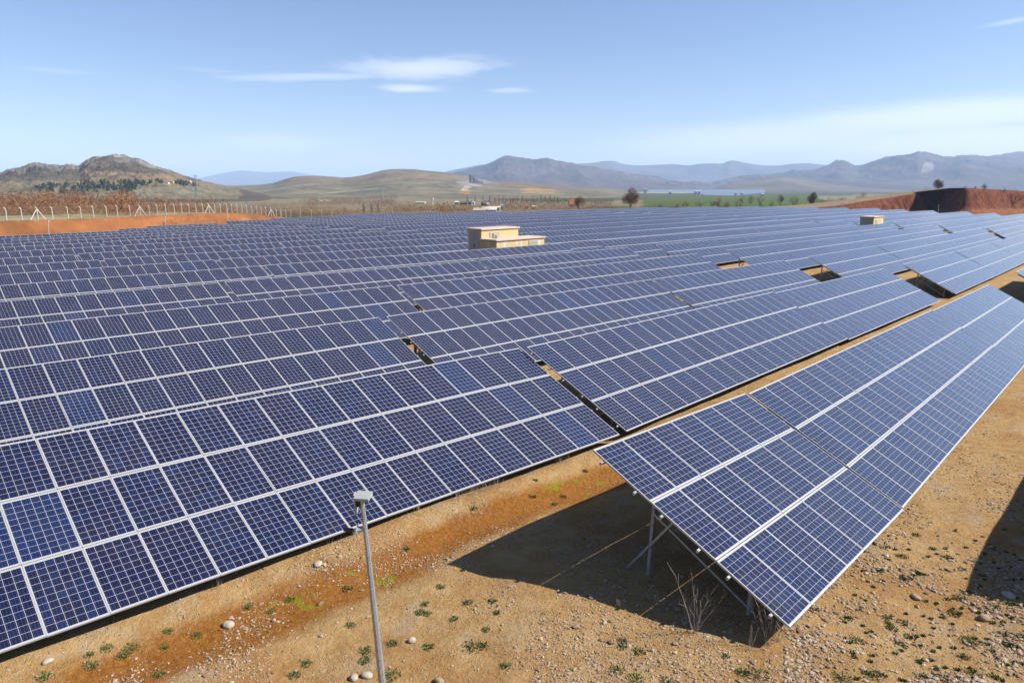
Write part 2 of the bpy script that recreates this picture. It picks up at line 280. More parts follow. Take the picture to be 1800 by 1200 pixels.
# ---------------------------------------------------------------- the solar tables: where each one stands
# row, offset along the row, modules wide, x, y, z of the upper left corner, step along the row, step down the slope
TB = json.loads('''[[0,11.11,7,1.674,14.146,-5.298,0.685,0.7586,-0.0484,0.627,-0.5932,-0.4263],[0,18.62,21,6.697,19.709,-5.699,0.686,0.7755,-0.018,0.6276,-0.5652,-0.4342],[0,39.95,16,21.587,36.613,-6.177,0.6752,0.765,-0.0179,0.63,-0.5663,-0.4375],[0,68.2,21,39.441,56.481,-6.484,0.6529,0.7465,-0.0151,0.6016,-0.5348,-0.4244],[0,89.6,21,53.362,72.408,-6.808,0.65,0.7414,-0.0125,0.6029,-0.5357,-0.4226],[1,-3.55,21,-14.784,10.934,-5.287,0.7067,0.6897,-0.0191,0.6499,-0.6778,-0.4243],[1,18.15,21,0.534,25.368,-5.608,0.6862,0.7608,-0.0145,0.6424,-0.5878,-0.4332],[1,39.7,21,15.204,41.449,-5.96,0.682,0.7677,-0.0189,0.6387,-0.578,-0.4304],[1,66.55,21,33.171,61.394,-6.392,0.6617,0.7473,-0.0139,0.625,-0.5614,-0.4271],[1,87.85,21,47.215,77.189,-6.681,0.6566,0.7452,-0.012,0.6189,-0.5522,-0.4267],[1,109.15,21,61.154,92.963,-6.931,0.6538,0.7446,-0.0107,0.6145,-0.5457,-0.4267],[1,130.45,21,75.039,108.754,-7.157,0.6575,0.7508,-0.0096,0.6127,-0.5421,-0.427],[1,155.8,21,91.496,127.5,-7.392,0.6509,0.7445,-0.0092,0.6086,-0.5374,-0.4282],[1,177.1,21,105.301,143.269,-7.582,0.6502,0.7445,-0.0092,0.6069,-0.5354,-0.4292],[1,198.4,2,119.109,159.074,-7.775,0.6586,0.7517,-0.0094,0.6053,-0.5356,-0.4299],[2,-3.55,21,-20.816,17.25,-5.506,0.7028,0.6591,-0.0032,0.6467,-0.6916,-0.4156],[2,18.15,21,-5.579,31.6,-5.594,0.6915,0.7434,-0.0159,0.6443,-0.6085,-0.4305],[2,39.7,21,9.267,47.371,-5.912,0.6855,0.7597,-0.0162,0.6459,-0.5919,-0.4291],[2,66.55,21,27.582,67.534,-6.319,0.6702,0.7462,-0.0119,0.6381,-0.58,-0.4282],[2,87.85,21,41.832,83.331,-6.568,0.6634,0.7443,-0.0104,0.6323,-0.5695,-0.4277],[2,109.15,21,55.937,99.107,-6.787,0.6592,0.7439,-0.0094,0.6276,-0.5615,-0.4277],[2,130.45,21,69.948,114.876,-6.983,0.6565,0.7439,-0.0085,0.6238,-0.5555,-0.428],[2,155.8,21,86.54,133.642,-7.191,0.6543,0.744,-0.008,0.6204,-0.5502,-0.4287],[2,177.1,21,100.432,149.41,-7.356,0.653,0.7441,-0.0081,0.6181,-0.5471,-0.4296],[2,198.4,21,114.292,165.178,-7.524,0.6521,0.7442,-0.0088,0.6162,-0.545,-0.4307],[3,3.35,21,-21.831,28.016,-5.575,0.6959,0.6486,-0.0006,0.6385,-0.6855,-0.4109],[3,25.05,21,-6.878,42.95,-5.721,0.694,0.7404,-0.0138,0.6461,-0.6136,-0.4293],[3,46.5,14,8.004,58.85,-6.024,0.6872,0.7422,-0.0118,0.6494,-0.6081,-0.4288],[3,66.55,21,21.762,73.671,-6.249,0.6777,0.7447,-0.0094,0.6458,-0.5932,-0.4284],[3,87.85,21,36.19,89.467,-6.449,0.6701,0.7431,-0.0086,0.641,-0.583,-0.4281],[3,109.15,21,50.455,105.243,-6.632,0.6649,0.7429,-0.0079,0.6367,-0.5744,-0.4281],[3,130.45,21,64.603,121.013,-6.798,0.6612,0.743,-0.0074,0.633,-0.5676,-0.4283],[3,155.8,21,81.332,139.778,-6.982,0.6582,0.7433,-0.0072,0.6293,-0.5614,-0.4289],[3,177.1,21,95.322,155.546,-7.132,0.6564,0.7435,-0.0075,0.6267,-0.5576,-0.4297],[3,198.4,21,109.265,171.315,-7.286,0.655,0.7437,-0.0083,0.6245,-0.5548,-0.4306],[3,219.7,21,123.174,187.084,-7.457,0.6539,0.7439,-0.0097,0.6225,-0.5529,-0.4318],[3,241,21,137.056,202.855,-7.658,0.6531,0.744,-0.0117,0.6207,-0.5517,-0.433],[3,262.3,13,150.913,218.626,-7.903,0.6545,0.7466,-0.0138,0.6195,-0.551,-0.4342],[4,-3.55,21,-32.156,29.588,-5.57,0.6846,0.6319,-0.0001,0.6318,-0.6847,-0.4037],[4,18.15,21,-17.716,44.31,-5.689,0.6948,0.7097,-0.0089,0.6358,-0.6278,-0.4248],[4,39.7,21,-2.776,59.886,-5.912,0.6931,0.7426,-0.0103,0.6495,-0.6121,-0.428],[4,66.55,21,15.811,79.8,-6.181,0.6837,0.7429,-0.0081,0.6498,-0.6027,-0.4281],[4,87.85,21,30.378,95.596,-6.354,0.6762,0.7419,-0.008,0.6463,-0.5936,-0.428],[4,109.15,21,44.785,111.374,-6.525,0.6704,0.7419,-0.0078,0.6426,-0.5852,-0.4281],[4,130.45,21,59.064,127.145,-6.69,0.6661,0.7421,-0.0079,0.6392,-0.5782,-0.4284],[4,155.8,21,75.93,145.913,-6.887,0.6623,0.7426,-0.0081,0.6356,-0.5716,-0.429],[4,177.1,21,90.02,161.682,-7.056,0.66,0.7429,-0.0082,0.6331,-0.5672,-0.4297],[4,198.4,21,104.054,177.451,-7.226,0.6582,0.7432,-0.0087,0.6309,-0.5638,-0.4305],[4,219.7,21,118.041,193.221,-7.407,0.6567,0.7434,-0.0099,0.6289,-0.5613,-0.4316],[4,241,21,131.993,208.993,-7.612,0.6556,0.7436,-0.0117,0.627,-0.5596,-0.4327],[4,262.3,13,145.913,224.764,-7.858,0.6564,0.7459,-0.0138,0.6256,-0.5586,-0.4338],[5,3.35,21,-33.478,40.419,-5.752,0.6878,0.6349,0.0014,0.6317,-0.6834,-0.4051],[5,25.05,21,-18.977,55.407,-5.842,0.6938,0.7173,-0.0069,0.6367,-0.6199,-0.4244],[5,46.5,14,-4.128,71.097,-6.015,0.6941,0.7348,-0.0069,0.6491,-0.6171,-0.4265],[5,66.55,21,9.787,85.92,-6.153,0.6882,0.7412,-0.0065,0.6517,-0.6088,-0.4274],[5,87.85,21,24.457,101.717,-6.292,0.6813,0.7408,-0.0074,0.6495,-0.6017,-0.4277],[5,109.15,21,38.982,117.498,-6.451,0.6754,0.7409,-0.0075,0.6467,-0.5939,-0.4279],[5,130.45,21,53.377,133.272,-6.611,0.6707,0.7413,-0.007,0.644,-0.5868,-0.4283],[5,155.8,21,70.372,152.041,-6.784,0.6664,0.7418,-0.0064,0.6411,-0.5797,-0.4288],[5,177.1,21,84.559,167.811,-6.918,0.6636,0.7422,-0.0064,0.6388,-0.5749,-0.4295],[5,198.4,21,98.68,183.58,-7.05,0.6614,0.7425,-0.0071,0.6366,-0.5712,-0.4303],[5,219.7,21,112.747,199.35,-7.196,0.6596,0.7428,-0.0086,0.6345,-0.5684,-0.4313],[5,241,21,126.77,215.121,-7.375,0.6582,0.7431,-0.0109,0.6324,-0.5665,-0.4323],[5,262.3,13,140.755,230.894,-7.603,0.6585,0.7451,-0.0132,0.6309,-0.5653,-0.4333],[6,3.35,21,-39.221,46.552,-5.913,0.6822,0.6326,0.002,0.6233,-0.6709,-0.4044],[6,25.05,21,-24.958,61.573,-5.979,0.6917,0.7089,-0.0037,0.6309,-0.6179,-0.4222],[6,66.55,21,3.727,92.033,-6.184,0.6913,0.7397,-0.0042,0.6523,-0.612,-0.4266],[6,87.85,21,18.465,107.83,-6.276,0.6856,0.7398,-0.0043,0.652,-0.6067,-0.4271],[6,109.15,21,33.083,123.615,-6.369,0.6799,0.74,-0.0045,0.6502,-0.6,-0.4275],[6,130.45,21,47.578,139.391,-6.465,0.675,0.7404,-0.0045,0.648,-0.5934,-0.428],[6,155.8,21,64.69,158.162,-6.578,0.6703,0.741,-0.0048,0.6453,-0.5865,-0.4286],[6,177.1,21,78.969,173.933,-6.678,0.6672,0.7415,-0.0054,0.6431,-0.5818,-0.4292],[6,198.4,21,93.175,189.703,-6.791,0.6647,0.7419,-0.0067,0.6409,-0.578,-0.43],[6,219.7,21,107.321,205.474,-6.929,0.6626,0.7423,-0.0085,0.6388,-0.5751,-0.4309],[6,241,21,121.416,221.246,-7.106,0.6609,0.7426,-0.011,0.6367,-0.573,-0.4319],[6,262.3,2,135.482,237.073,-7.339,0.6736,0.737,-0.0125,0.6291,-0.5823,-0.4318],[7,-3.55,21,-49.298,48.158,-6.021,0.671,0.6206,0.0003,0.6116,-0.6611,-0.4009],[7,18.15,21,-35.478,62.837,-6.091,0.6865,0.6797,0.0006,0.6183,-0.6242,-0.4162],[7,39.7,21,-20.931,78.31,-6.133,0.6929,0.7276,-0.0033,0.6394,-0.6108,-0.4238],[7,66.55,21,-2.345,98.137,-6.234,0.6932,0.7383,-0.0029,0.6515,-0.6134,-0.4258],[7,87.85,21,12.43,113.935,-6.298,0.6889,0.739,-0.0021,0.6533,-0.6101,-0.4265],[7,109.15,21,27.119,129.725,-6.343,0.6837,0.7393,-0.002,0.6525,-0.6046,-0.4271],[7,130.45,21,41.698,145.506,-6.387,0.6788,0.7397,-0.0024,0.6509,-0.5988,-0.4276],[7,155.8,21,58.912,164.28,-6.449,0.674,0.7403,-0.0033,0.6486,-0.5924,-0.4282],[7,177.1,21,73.277,180.052,-6.517,0.6706,0.7408,-0.0044,0.6465,-0.5878,-0.4289],[7,198.4,21,87.564,195.824,-6.609,0.6679,0.7413,-0.006,0.6444,-0.5841,-0.4296],[7,219.7,21,101.785,211.596,-6.735,0.6655,0.7417,-0.0082,0.6423,-0.5811,-0.4305],[7,241,20,115.951,227.369,-6.906,0.6637,0.7421,-0.0108,0.6403,-0.5789,-0.4314],[8,-3.55,21,-55.011,54.379,-6.132,0.6685,0.6158,0.0007,0.6115,-0.6635,-0.3988],[8,18.15,21,-41.298,68.951,-6.179,0.6823,0.6738,0.0019,0.6117,-0.6184,-0.4142],[8,39.7,21,-26.926,84.422,-6.194,0.6908,0.7236,-0.0021,0.6343,-0.6067,-0.4224],[8,66.55,21,-8.415,104.235,-6.265,0.6941,0.737,-0.0018,0.65,-0.6132,-0.4249],[8,87.85,21,6.372,120.034,-6.306,0.6913,0.7383,-0.0004,0.6536,-0.6121,-0.4258],[8,109.15,21,21.109,135.829,-6.315,0.6868,0.7387,-0.0002,0.6539,-0.6081,-0.4265],[8,130.45,21,35.756,151.614,-6.32,0.6822,0.7391,-0.0009,0.6528,-0.6032,-0.4271],[8,155.8,21,53.06,170.393,-6.345,0.6774,0.7397,-0.0022,0.6509,-0.5974,-0.4278],[8,177.1,21,67.502,186.168,-6.392,0.6739,0.7402,-0.0037,0.6491,-0.5931,-0.4285],[8,198.4,21,81.864,201.941,-6.469,0.6709,0.7407,-0.0056,0.6471,-0.5894,-0.4292],[8,219.7,21,96.158,217.715,-6.586,0.6684,0.7412,-0.0079,0.6452,-0.5864,-0.4301],[8,241,20,110.392,233.49,-6.751,0.6664,0.7416,-0.0107,0.6432,-0.5842,-0.431],[9,3.35,21,-56.421,65.025,-6.231,0.6706,0.6255,0.0045,0.607,-0.648,-0.4016],[9,25.05,21,-42.637,79.939,-6.2,0.6814,0.691,0.0015,0.6118,-0.6025,-0.4166],[9,46.5,14,-28.26,95.514,-6.205,0.6907,0.7195,-0.0009,0.6338,-0.609,-0.4213],[9,66.55,21,-14.475,110.327,-6.232,0.6941,0.7356,-0.0014,0.6476,-0.6118,-0.424],[9,87.85,21,0.304,126.127,-6.265,0.6928,0.7377,-0.0005,0.6528,-0.6134,-0.4251],[9,109.15,21,15.071,141.927,-6.277,0.6893,0.7382,-0.0001,0.6542,-0.6109,-0.4259],[9,130.45,21,29.769,157.718,-6.28,0.6852,0.7386,-0.0006,0.6539,-0.6069,-0.4266],[9,155.8,21,47.15,176.502,-6.298,0.6805,0.7391,-0.0019,0.6525,-0.6018,-0.4274],[9,177.1,21,61.66,192.28,-6.336,0.6769,0.7397,-0.0034,0.651,-0.5977,-0.4281],[9,198.4,21,76.091,208.057,-6.406,0.6739,0.7402,-0.0053,0.6493,-0.5942,-0.4288],[9,219.7,21,90.452,223.832,-6.516,0.6712,0.7406,-0.0077,0.6475,-0.5912,-0.4296],[9,241,13,104.75,239.613,-6.678,0.6695,0.7407,-0.01,0.6458,-0.5895,-0.4303],[10,3.35,21,-62.152,71.219,-6.36,0.6685,0.6215,0.0051,0.6071,-0.6497,-0.4],[10,25.05,21,-48.464,86.044,-6.301,0.6777,0.6861,0.0056,0.6072,-0.5963,-0.4149],[10,46.5,14,-34.231,101.62,-6.217,0.6888,0.7144,0.0027,0.6302,-0.606,-0.4199],[10,66.55,21,-20.52,116.415,-6.179,0.6933,0.7342,-0.0005,0.645,-0.6094,-0.4231],[10,87.85,21,-5.766,132.214,-6.193,0.6937,0.7371,-0.0007,0.6515,-0.6135,-0.4244],[10,109.15,21,9.015,148.02,-6.208,0.6912,0.7378,-0.0003,0.6539,-0.6128,-0.4253],[10,130.45,21,23.751,163.816,-6.215,0.6876,0.7382,-0.0005,0.6543,-0.6098,-0.4261],[10,155.8,21,41.194,182.606,-6.229,0.6832,0.7387,-0.0016,0.6535,-0.6054,-0.4269],[10,177.1,21,55.764,198.388,-6.263,0.6797,0.7392,-0.0032,0.6523,-0.6017,-0.4276],[10,198.4,21,70.257,214.167,-6.33,0.6766,0.7397,-0.0052,0.6509,-0.5984,-0.4283],[10,219.7,21,84.681,229.946,-6.439,0.6739,0.7402,-0.0077,0.6492,-0.5956,-0.4291],[10,241,8,99.038,245.733,-6.602,0.6723,0.7386,-0.0097,0.6474,-0.595,-0.4296],[11,-3.55,21,-72.208,72.993,-6.49,0.6663,0.6075,0.0013,0.6156,-0.6744,-0.3943],[11,18.15,21,-58.591,87.253,-6.488,0.67,0.6596,0.0067,0.5971,-0.6024,-0.4089],[11,39.7,21,-44.732,102.731,-6.394,0.6822,0.7121,0.0049,0.6201,-0.5911,-0.4186],[11,66.55,21,-26.547,122.503,-6.287,0.6921,0.7327,0.0019,0.6426,-0.606,-0.4224],[11,87.85,21,-11.831,138.301,-6.251,0.694,0.7364,0.0012,0.6504,-0.6122,-0.4238],[11,109.15,21,2.95,154.109,-6.227,0.6925,0.7374,0.0011,0.6537,-0.6133,-0.4248],[11,130.45,21,17.711,169.911,-6.204,0.6896,0.7379,0.0005,0.6547,-0.6116,-0.4256],[11,155.8,21,35.204,188.706,-6.195,0.6856,0.7383,-0.0012,0.6543,-0.6082,-0.4264],[11,177.1,21,49.825,204.493,-6.22,0.6822,0.7388,-0.0031,0.6533,-0.6051,-0.4271],[11,198.4,21,64.373,220.275,-6.284,0.6792,0.7393,-0.0052,0.6521,-0.6021,-0.4279],[11,219.7,21,78.853,236.056,-6.394,0.6764,0.7397,-0.0078,0.6506,-0.5994,-0.4287],[11,241,8,93.268,251.847,-6.559,0.6745,0.7373,-0.0099,0.6488,-0.5993,-0.4291],[12,18.15,21,-64.319,93.352,-6.671,0.6662,0.6558,0.0063,0.5941,-0.5997,-0.4074],[12,39.7,21,-50.618,108.832,-6.585,0.6791,0.7085,0.0057,0.6158,-0.5869,-0.4176],[12,66.55,21,-32.557,128.592,-6.453,0.6905,0.731,0.004,0.6401,-0.6023,-0.4216],[12,87.85,21,-17.888,144.386,-6.37,0.6937,0.7357,0.0033,0.6492,-0.6102,-0.4232],[12,109.15,21,-3.118,160.197,-6.3,0.6934,0.7371,0.0024,0.6532,-0.6131,-0.4242],[12,130.45,21,11.657,176.003,-6.249,0.6912,0.7376,0.0013,0.6547,-0.6128,-0.4251],[12,155.8,21,29.188,194.804,-6.22,0.6876,0.738,-0.0006,0.6548,-0.6104,-0.426],[12,177.1,21,43.851,210.594,-6.232,0.6845,0.7384,-0.0025,0.6541,-0.6078,-0.4267],[12,198.4,21,58.448,226.38,-6.285,0.6815,0.7389,-0.0049,0.653,-0.6051,-0.4274],[12,219.7,20,72.98,242.165,-6.387,0.6787,0.7392,-0.0076,0.6517,-0.6028,-0.4282],[13,3.35,21,-79.338,89.811,-6.9,0.6647,0.6114,0.0051,0.6115,-0.6616,-0.3958],[13,25.05,21,-65.82,104.354,-6.813,0.6672,0.6734,0.0058,0.5957,-0.5867,-0.4105],[13,46.5,14,-52.013,119.95,-6.724,0.683,0.6985,0.0052,0.6204,-0.6034,-0.416],[13,66.55,21,-38.548,134.68,-6.625,0.6887,0.7293,0.0048,0.6372,-0.5989,-0.421],[13,87.85,21,-23.933,150.47,-6.525,0.6931,0.735,0.0048,0.6476,-0.608,-0.4226],[13,109.15,21,-9.185,166.283,-6.424,0.6938,0.7367,0.0037,0.6525,-0.6123,-0.4237],[13,130.45,21,5.595,182.093,-6.345,0.6923,0.7374,0.0021,0.6545,-0.6133,-0.4246],[13,155.8,21,23.153,200.899,-6.297,0.6893,0.7378,-0.0001,0.655,-0.612,-0.4255],[13,177.1,21,37.852,216.694,-6.298,0.6864,0.7382,-0.0022,0.6546,-0.61,-0.4262],[13,198.4,21,52.49,232.483,-6.343,0.6836,0.7386,-0.0046,0.6537,-0.6077,-0.427],[13,219.7,5,67.063,248.284,-6.443,0.6816,0.731,-0.0064,0.6512,-0.6109,-0.4271],[14,18.15,21,-75.736,105.544,-6.984,0.6593,0.6489,0.0064,0.5915,-0.5971,-0.4042],[14,39.7,21,-62.329,121.033,-6.89,0.6731,0.7013,0.0048,0.6083,-0.5811,-0.4154],[14,66.55,21,-44.521,140.768,-6.776,0.6866,0.7274,0.0047,0.6341,-0.5958,-0.4203],[14,87.85,21,-29.966,156.554,-6.679,0.6921,0.7341,0.005,0.6456,-0.6059,-0.4221],[14,109.15,21,-15.247,172.367,-6.572,0.6938,0.7363,0.0043,0.6515,-0.6113,-0.4232],[14,130.45,21,-0.472,188.18,-6.48,0.6931,0.7371,0.0027,0.654,-0.6134,-0.4242],[14,155.8,21,17.104,206.992,-6.417,0.6907,0.7376,0.0003,0.655,-0.6132,-0.4251],[14,177.1,21,31.831,222.791,-6.411,0.6881,0.7379,-0.0019,0.6548,-0.6118,-0.4258],[14,198.4,8,46.504,238.601,-6.453,0.6852,0.7312,-0.0036,0.6532,-0.6142,-0.426],[15,39.22,7,-68.384,126.77,-7.098,0.6849,0.654,0.005,0.6198,-0.6459,-0.4066],[15,46.5,14,-63.769,132.167,-7.057,0.6794,0.6886,0.0052,0.6163,-0.605,-0.4134],[15,66.55,21,-50.476,146.856,-6.957,0.6845,0.7255,0.0046,0.6313,-0.5929,-0.4197],[15,87.85,21,-35.986,162.637,-6.861,0.6909,0.7331,0.0042,0.6433,-0.6038,-0.4216],[15,109.15,21,-21.302,178.45,-6.771,0.6935,0.7359,0.0034,0.6499,-0.6104,-0.4228],[15,130.45,21,-6.538,194.267,-6.698,0.6936,0.7369,0.0024,0.6532,-0.6134,-0.4238],[15,155.8,21,11.047,213.084,-6.641,0.6918,0.7374,0.0007,0.6548,-0.6139,-0.4247],[15,177.1,8,25.795,228.907,-6.628,0.6893,0.7291,-0.0007,0.6537,-0.6184,-0.4248],[16,46.78,14,-69.439,138.476,-7.24,0.6779,0.6845,0.0064,0.6156,-0.6058,-0.4123],[16,66.55,21,-56.414,152.945,-7.119,0.6822,0.7235,0.0049,0.6288,-0.5901,-0.419],[16,87.85,21,-41.991,168.72,-7.017,0.6895,0.7321,0.0034,0.6411,-0.6018,-0.4211],[16,109.15,21,-27.348,184.533,-6.944,0.6929,0.7355,0.0021,0.648,-0.6094,-0.4224],[16,130.45,21,-12.602,200.352,-6.9,0.6937,0.7367,0.0013,0.6519,-0.6132,-0.4234],[16,155.8,12,4.985,219.194,-6.872,0.6926,0.7316,0.0003,0.6532,-0.6182,-0.4239],[17,66.55,21,-62.336,159.032,-7.248,0.6799,0.7215,0.0057,0.6268,-0.5874,-0.4183],[17,87.85,21,-47.982,174.802,-7.128,0.6879,0.731,0.0048,0.6395,-0.5991,-0.4206],[17,109.15,21,-33.384,190.612,-7.027,0.6921,0.7349,0.0035,0.6471,-0.6074,-0.422],[17,130.45,19,-18.662,206.438,-6.952,0.6937,0.7354,0.0023,0.6511,-0.6128,-0.4229],[18,81.73,6,-58.088,176.416,-7.33,0.6944,0.695,0.0068,0.6349,-0.6303,-0.4152],[18,87.85,21,-53.96,180.884,-7.276,0.6862,0.7298,0.0063,0.6382,-0.5965,-0.4201],[18,109.15,21,-39.409,196.692,-7.141,0.6911,0.7343,0.005,0.6461,-0.6053,-0.4216],[18,130.45,4,-24.709,212.541,-7.04,0.6971,0.7151,0.004,0.6474,-0.6287,-0.4204],[19,106.07,3,-47.519,200.519,-7.341,0.7019,0.7031,0.006,0.641,-0.6363,-0.417],[19,109.15,18,-45.423,202.786,-7.312,0.6902,0.7311,0.0054,0.6444,-0.6053,-0.4209]]''')
for t in TB: t[5] += CZ
for a_ in (0, 1, 2):
    q_ = np.array([math.sin(R(42.0)), math.cos(R(42.0)), -0.012])
    TB.append([-1, 18.8 + 21.3 * a_, 21] + list(np.array([12.31, 13.08, CZ - 5.30]) + q_ * 21.4 * a_) + list(q_) + [math.cos(R(42)) * math.cos(R(26.5)), -math.sin(R(42)) * math.cos(R(26.5)), -math.sin(R(26.5))])
def basis(t):
    r = Vector(t[6:9]); dn = Vector(t[9:12]); nn = r.cross(dn).normalized()
    if nn.z < 0: nn = -nn
    return r, dn, nn
HT = 2.56
ctl = []
for t in TB:
    r, dn, nn = basis(t); o = Vector(t[3:6])
    for i in (0, t[2] / 2, t[2]):
        q = o + r * (i * W); ctl.append((q.x, q.y, q.z - HT)); e = q + dn * (3 * H); ctl.append((e.x, e.y, q.z - HT))
        ctl.append((e.x + dn.x * 2, e.y + dn.y * 2, q.z - HT))
for x_ in range(-30, 31, 6):
    for y_ in range(-20, 10, 6): ctl.append((x_, y_, -0.02 + 0.01 * (y_ - 10)))
ctl = np.array(ctl)
# the fence along the top of the cut bank, and the terrain beyond the site
FA, FB = np.array([-102.8, 145.0]), np.array([-75.0, 222.0])
fd = (FB - FA) / np.linalg.norm(FB - FA); fn = np.array([-fd[1], fd[0]])          # fn points away from the camera side
def fence_sd(X, Y): return (X - FA[0]) * fn[0] + (Y - FA[1]) * fn[1]
def fence_al(X, Y): return (X - FA[0]) * fd[0] + (Y - FA[1]) * fd[1]
LD = np.log([1, 200, 300, 500, 800, 1200, 2000, 4000, 8000, 40000])
LR = np.array([-10.2, -10.4, -10.9, -13.2, -16.0, -19.0, -22.0, -26.0, -30.0, -60.0])
LL = np.array([-6.2, -6.3, -7.5, -11.5, -15.5, -19.0, -22.0, -26.0, -30.0, -60.0])
def zfar(X, Y):
    D = np.log(np.maximum(np.hypot(X, Y), 1.0)); fa = fence_al(X, Y)
    zr = np.interp(D, LD, LR); fz = np.interp(fa, [0, 21, 35, 45, 57, 82, 120], [-6.6, -7.15, -7.4, -7.7, -8.07, -9.4, -10.4])
    zl = np.interp(D, LD, LL); wl = sst(110, 60, fa) * sst(20, -10, X)
    zl = np.where(D < math.log(260), fz + (zl - fz) * sst(math.log(150), math.log(260), D), zl)
    return zr * (1 - wl) + zl * wl + CZ
def zground(X, Y):
    X = np.atleast_1d(np.asarray(X, float)); Y = np.atleast_1d(np.asarray(Y, float)); zs = np.empty(len(X)); dm = np.empty(len(X))
    for k in range(0, len(X), 20000):
        d2 = (X[k:k + 20000, None] - ctl[None, :, 0]) ** 2 + (Y[k:k + 20000, None] - ctl[None, :, 1]) ** 2
        s2 = 3.0 + d2.min(1, keepdims=True)
        wq = 1 / (d2 + 0.35 * s2) ** 2; zs[k:k + 20000] = (wq * ctl[None, :, 2]).sum(1) / wq.sum(1); dm[k:k + 20000] = np.sqrt(d2.min(1))
    f = sst(8, 70, dm); left = sst(105, 85, fence_al(X, Y)) * (X < -20)
    fl = sst(-6.5, -2.2, fence_sd(X, Y) + 1.2 * (fbm(X / 6, Y / 6, 3) - 0.5))
    f = f * (1 - left) + np.maximum(fl, 0) * left
    return zs * (1 - f) + zfar(X, Y) * f
# ---------------------------------------------------------------- the ground: one sheet out to the horizon
def inpoly(u, v, pts):
    r = np.zeros(np.shape(u), bool); n = len(pts)
    for i in range(n):
        x0, y0 = pts[i]; x1, y1 = pts[(i + 1) % n]
        c = ((y0 > v) != (y1 > v)); xi = (x1 - x0) * (v - y0) / ((y1 - y0) if y1 != y0 else 1e-9) + x0
        r ^= c & (u < xi)
    return r
FIELDS = [  # patches of land as surveyed: outline, colour
 ([(470, 371), (620, 377), (620, 382), (470, 390)], (0.094, 0.129, 0.041)),
 ([(560, 357), (700, 355), (700, 361), (560, 362)], (0.255, 0.212, 0.145)),
 ([(600, 346), (760, 341), (760, 345), (600, 351)], (0.072, 0.109, 0.045)),
 ([(690, 345), (840, 338), (850, 344), (700, 351)], (0.306, 0.170, 0.085)),
 ([(860, 342), (1080, 343), (1080, 354), (960, 356), (860, 350)], (0.086, 0.116, 0.045)),
 ([(940, 328), (1600, 326), (1600, 341), (1300, 343), (1130, 345), (1000, 341), (940, 336)], (0.094, 0.129, 0.050)),
 ([(1080, 342), (1300, 342), (1500, 341), (1500, 346), (1150, 352), (1080, 352)], (0.101, 0.143, 0.054)),
 ([(1130, 351), (1300, 345), (1520, 345), (1560, 372), (1130, 372)], (0.094, 0.160, 0.025)),
 ([(1430, 345), (1560, 343), (1600, 350), (1450, 353)], (0.255, 0.212, 0.145)),
 ([(1050, 362), (1110, 361), (1130, 372), (980, 374)], (0.122, 0.150, 0.045)),
 ([(1560, 336), (1800, 334), (1800, 328), (1560, 328)], (0.079, 0.116, 0.090)),
 ([(1000, 337.2), (1180, 338.0), (1350, 336.5), (1350, 337.8), (1180, 339.4), (1000, 338.6)], (0.425, 0.383, 0.306)),
 ([(640, 351), (760, 347), (760, 348.2), (640, 352.4)], (0.383, 0.340, 0.264)),
]
def landcol(X, Y, Z):
    u, v = pix(X, Y, Z); u = u + 14 * (fbm(X / 60, Y / 60, 4, 5) - 0.5); v = v + 2.0 * (fbm(X / 90, Y / 90, 4, 9) - 0.5)
    n1 = fbm(X / 140, Y / 140, 5, 3)[:, None]; n2 = sst(0.46, 0.6, fbm(X / 45, Y / 45, 5, 33))[:, None] * sst(900, 500, Y)[:, None]
    c = np.array([0.26, 0.205, 0.13]) * (1 - n1) + np.array([0.20, 0.185, 0.10]) * n1
    c = c * (1 - 0.7 * n2) + np.array([0.185, 0.115, 0.08]) * 0.7 * n2
    for p, k in FIELDS: c[inpoly(u, v, p)] = np.array(k) * np.array([0.92, 0.78, 0.95] if k[1] > k[0] else [1, 1, 1])
    return c
az_ = np.concatenate([np.arange(-180, -50, 5.0), np.arange(-50, 50.01, 0.2), np.arange(55, 180, 5.0)])
rr_ = [0.5]
while rr_[-1] < 30000: rr_.append(rr_[-1] * (1.011 if 100 < rr_[-1] < 260 else 1.016 if rr_[-1] > 8 else 1.06) + 0.004)
rr_ = np.array(rr_); A_, R_ = np.meshgrid(np.radians(az_), rr_, indexing='ij')
GX, GY = (R_ * np.sin(A_)).ravel(), (R_ * np.cos(A_)).ravel(); GZ = zground(GX, GY)
near = np.exp(-(np.hypot(GX, GY) / 60) ** 2)
GZ = GZ + near * (0.16 * (fbm(GX / 2.5, GY / 2.5, 4, 21) - 0.5) + 0.05 * (fbm(GX * 2, GY * 2, 3, 22) - 0.5))
RUN = (-2.75, 14.37, 46.6); ALG = (-1.25, 6.5)
rc = (GX - RUN[0]) * math.cos(R(RUN[2])) - (GY - RUN[1]) * math.sin(R(RUN[2])) + 1.2 * (fbm(GX / 3, GY / 3, 3, 31) - 0.5)
ral = (GX - RUN[0]) * math.sin(R(RUN[2])) + (GY - RUN[1]) * math.cos(R(RUN[2]))
rw = sst(22, 12, abs(ral - 4)); GZ = GZ - 0.10 * np.exp(-(rc / 0.55) ** 2) * rw + 0.16 * np.exp(-((rc + 1.5) / 0.5) ** 2) * rw + 0.05 * np.exp(-((rc - 1.2) / 0.4) ** 2) * rw
sdF = fence_sd(GX, GY); alF = fence_al(GX, GY); dz = zground(GX + fn[0] * 0.4, GY + fn[1] * 0.4) - zground(GX - fn[0] * 0.4, GY - fn[1] * 0.4)
C = np.concatenate([landcol(GX, GY, GZ), np.zeros((len(GX), 1))], 1)
dm_ = np.sqrt(np.min([(GX - ctl[k, 0]) ** 2 + (GY - ctl[k, 1]) ** 2 for k in range(0, len(ctl), 5)], axis=0))
out = sst(10, 26, dm_) * (GY > 60)
leftside = (sdF > -14) & (alF < 95) & (GX < -20)
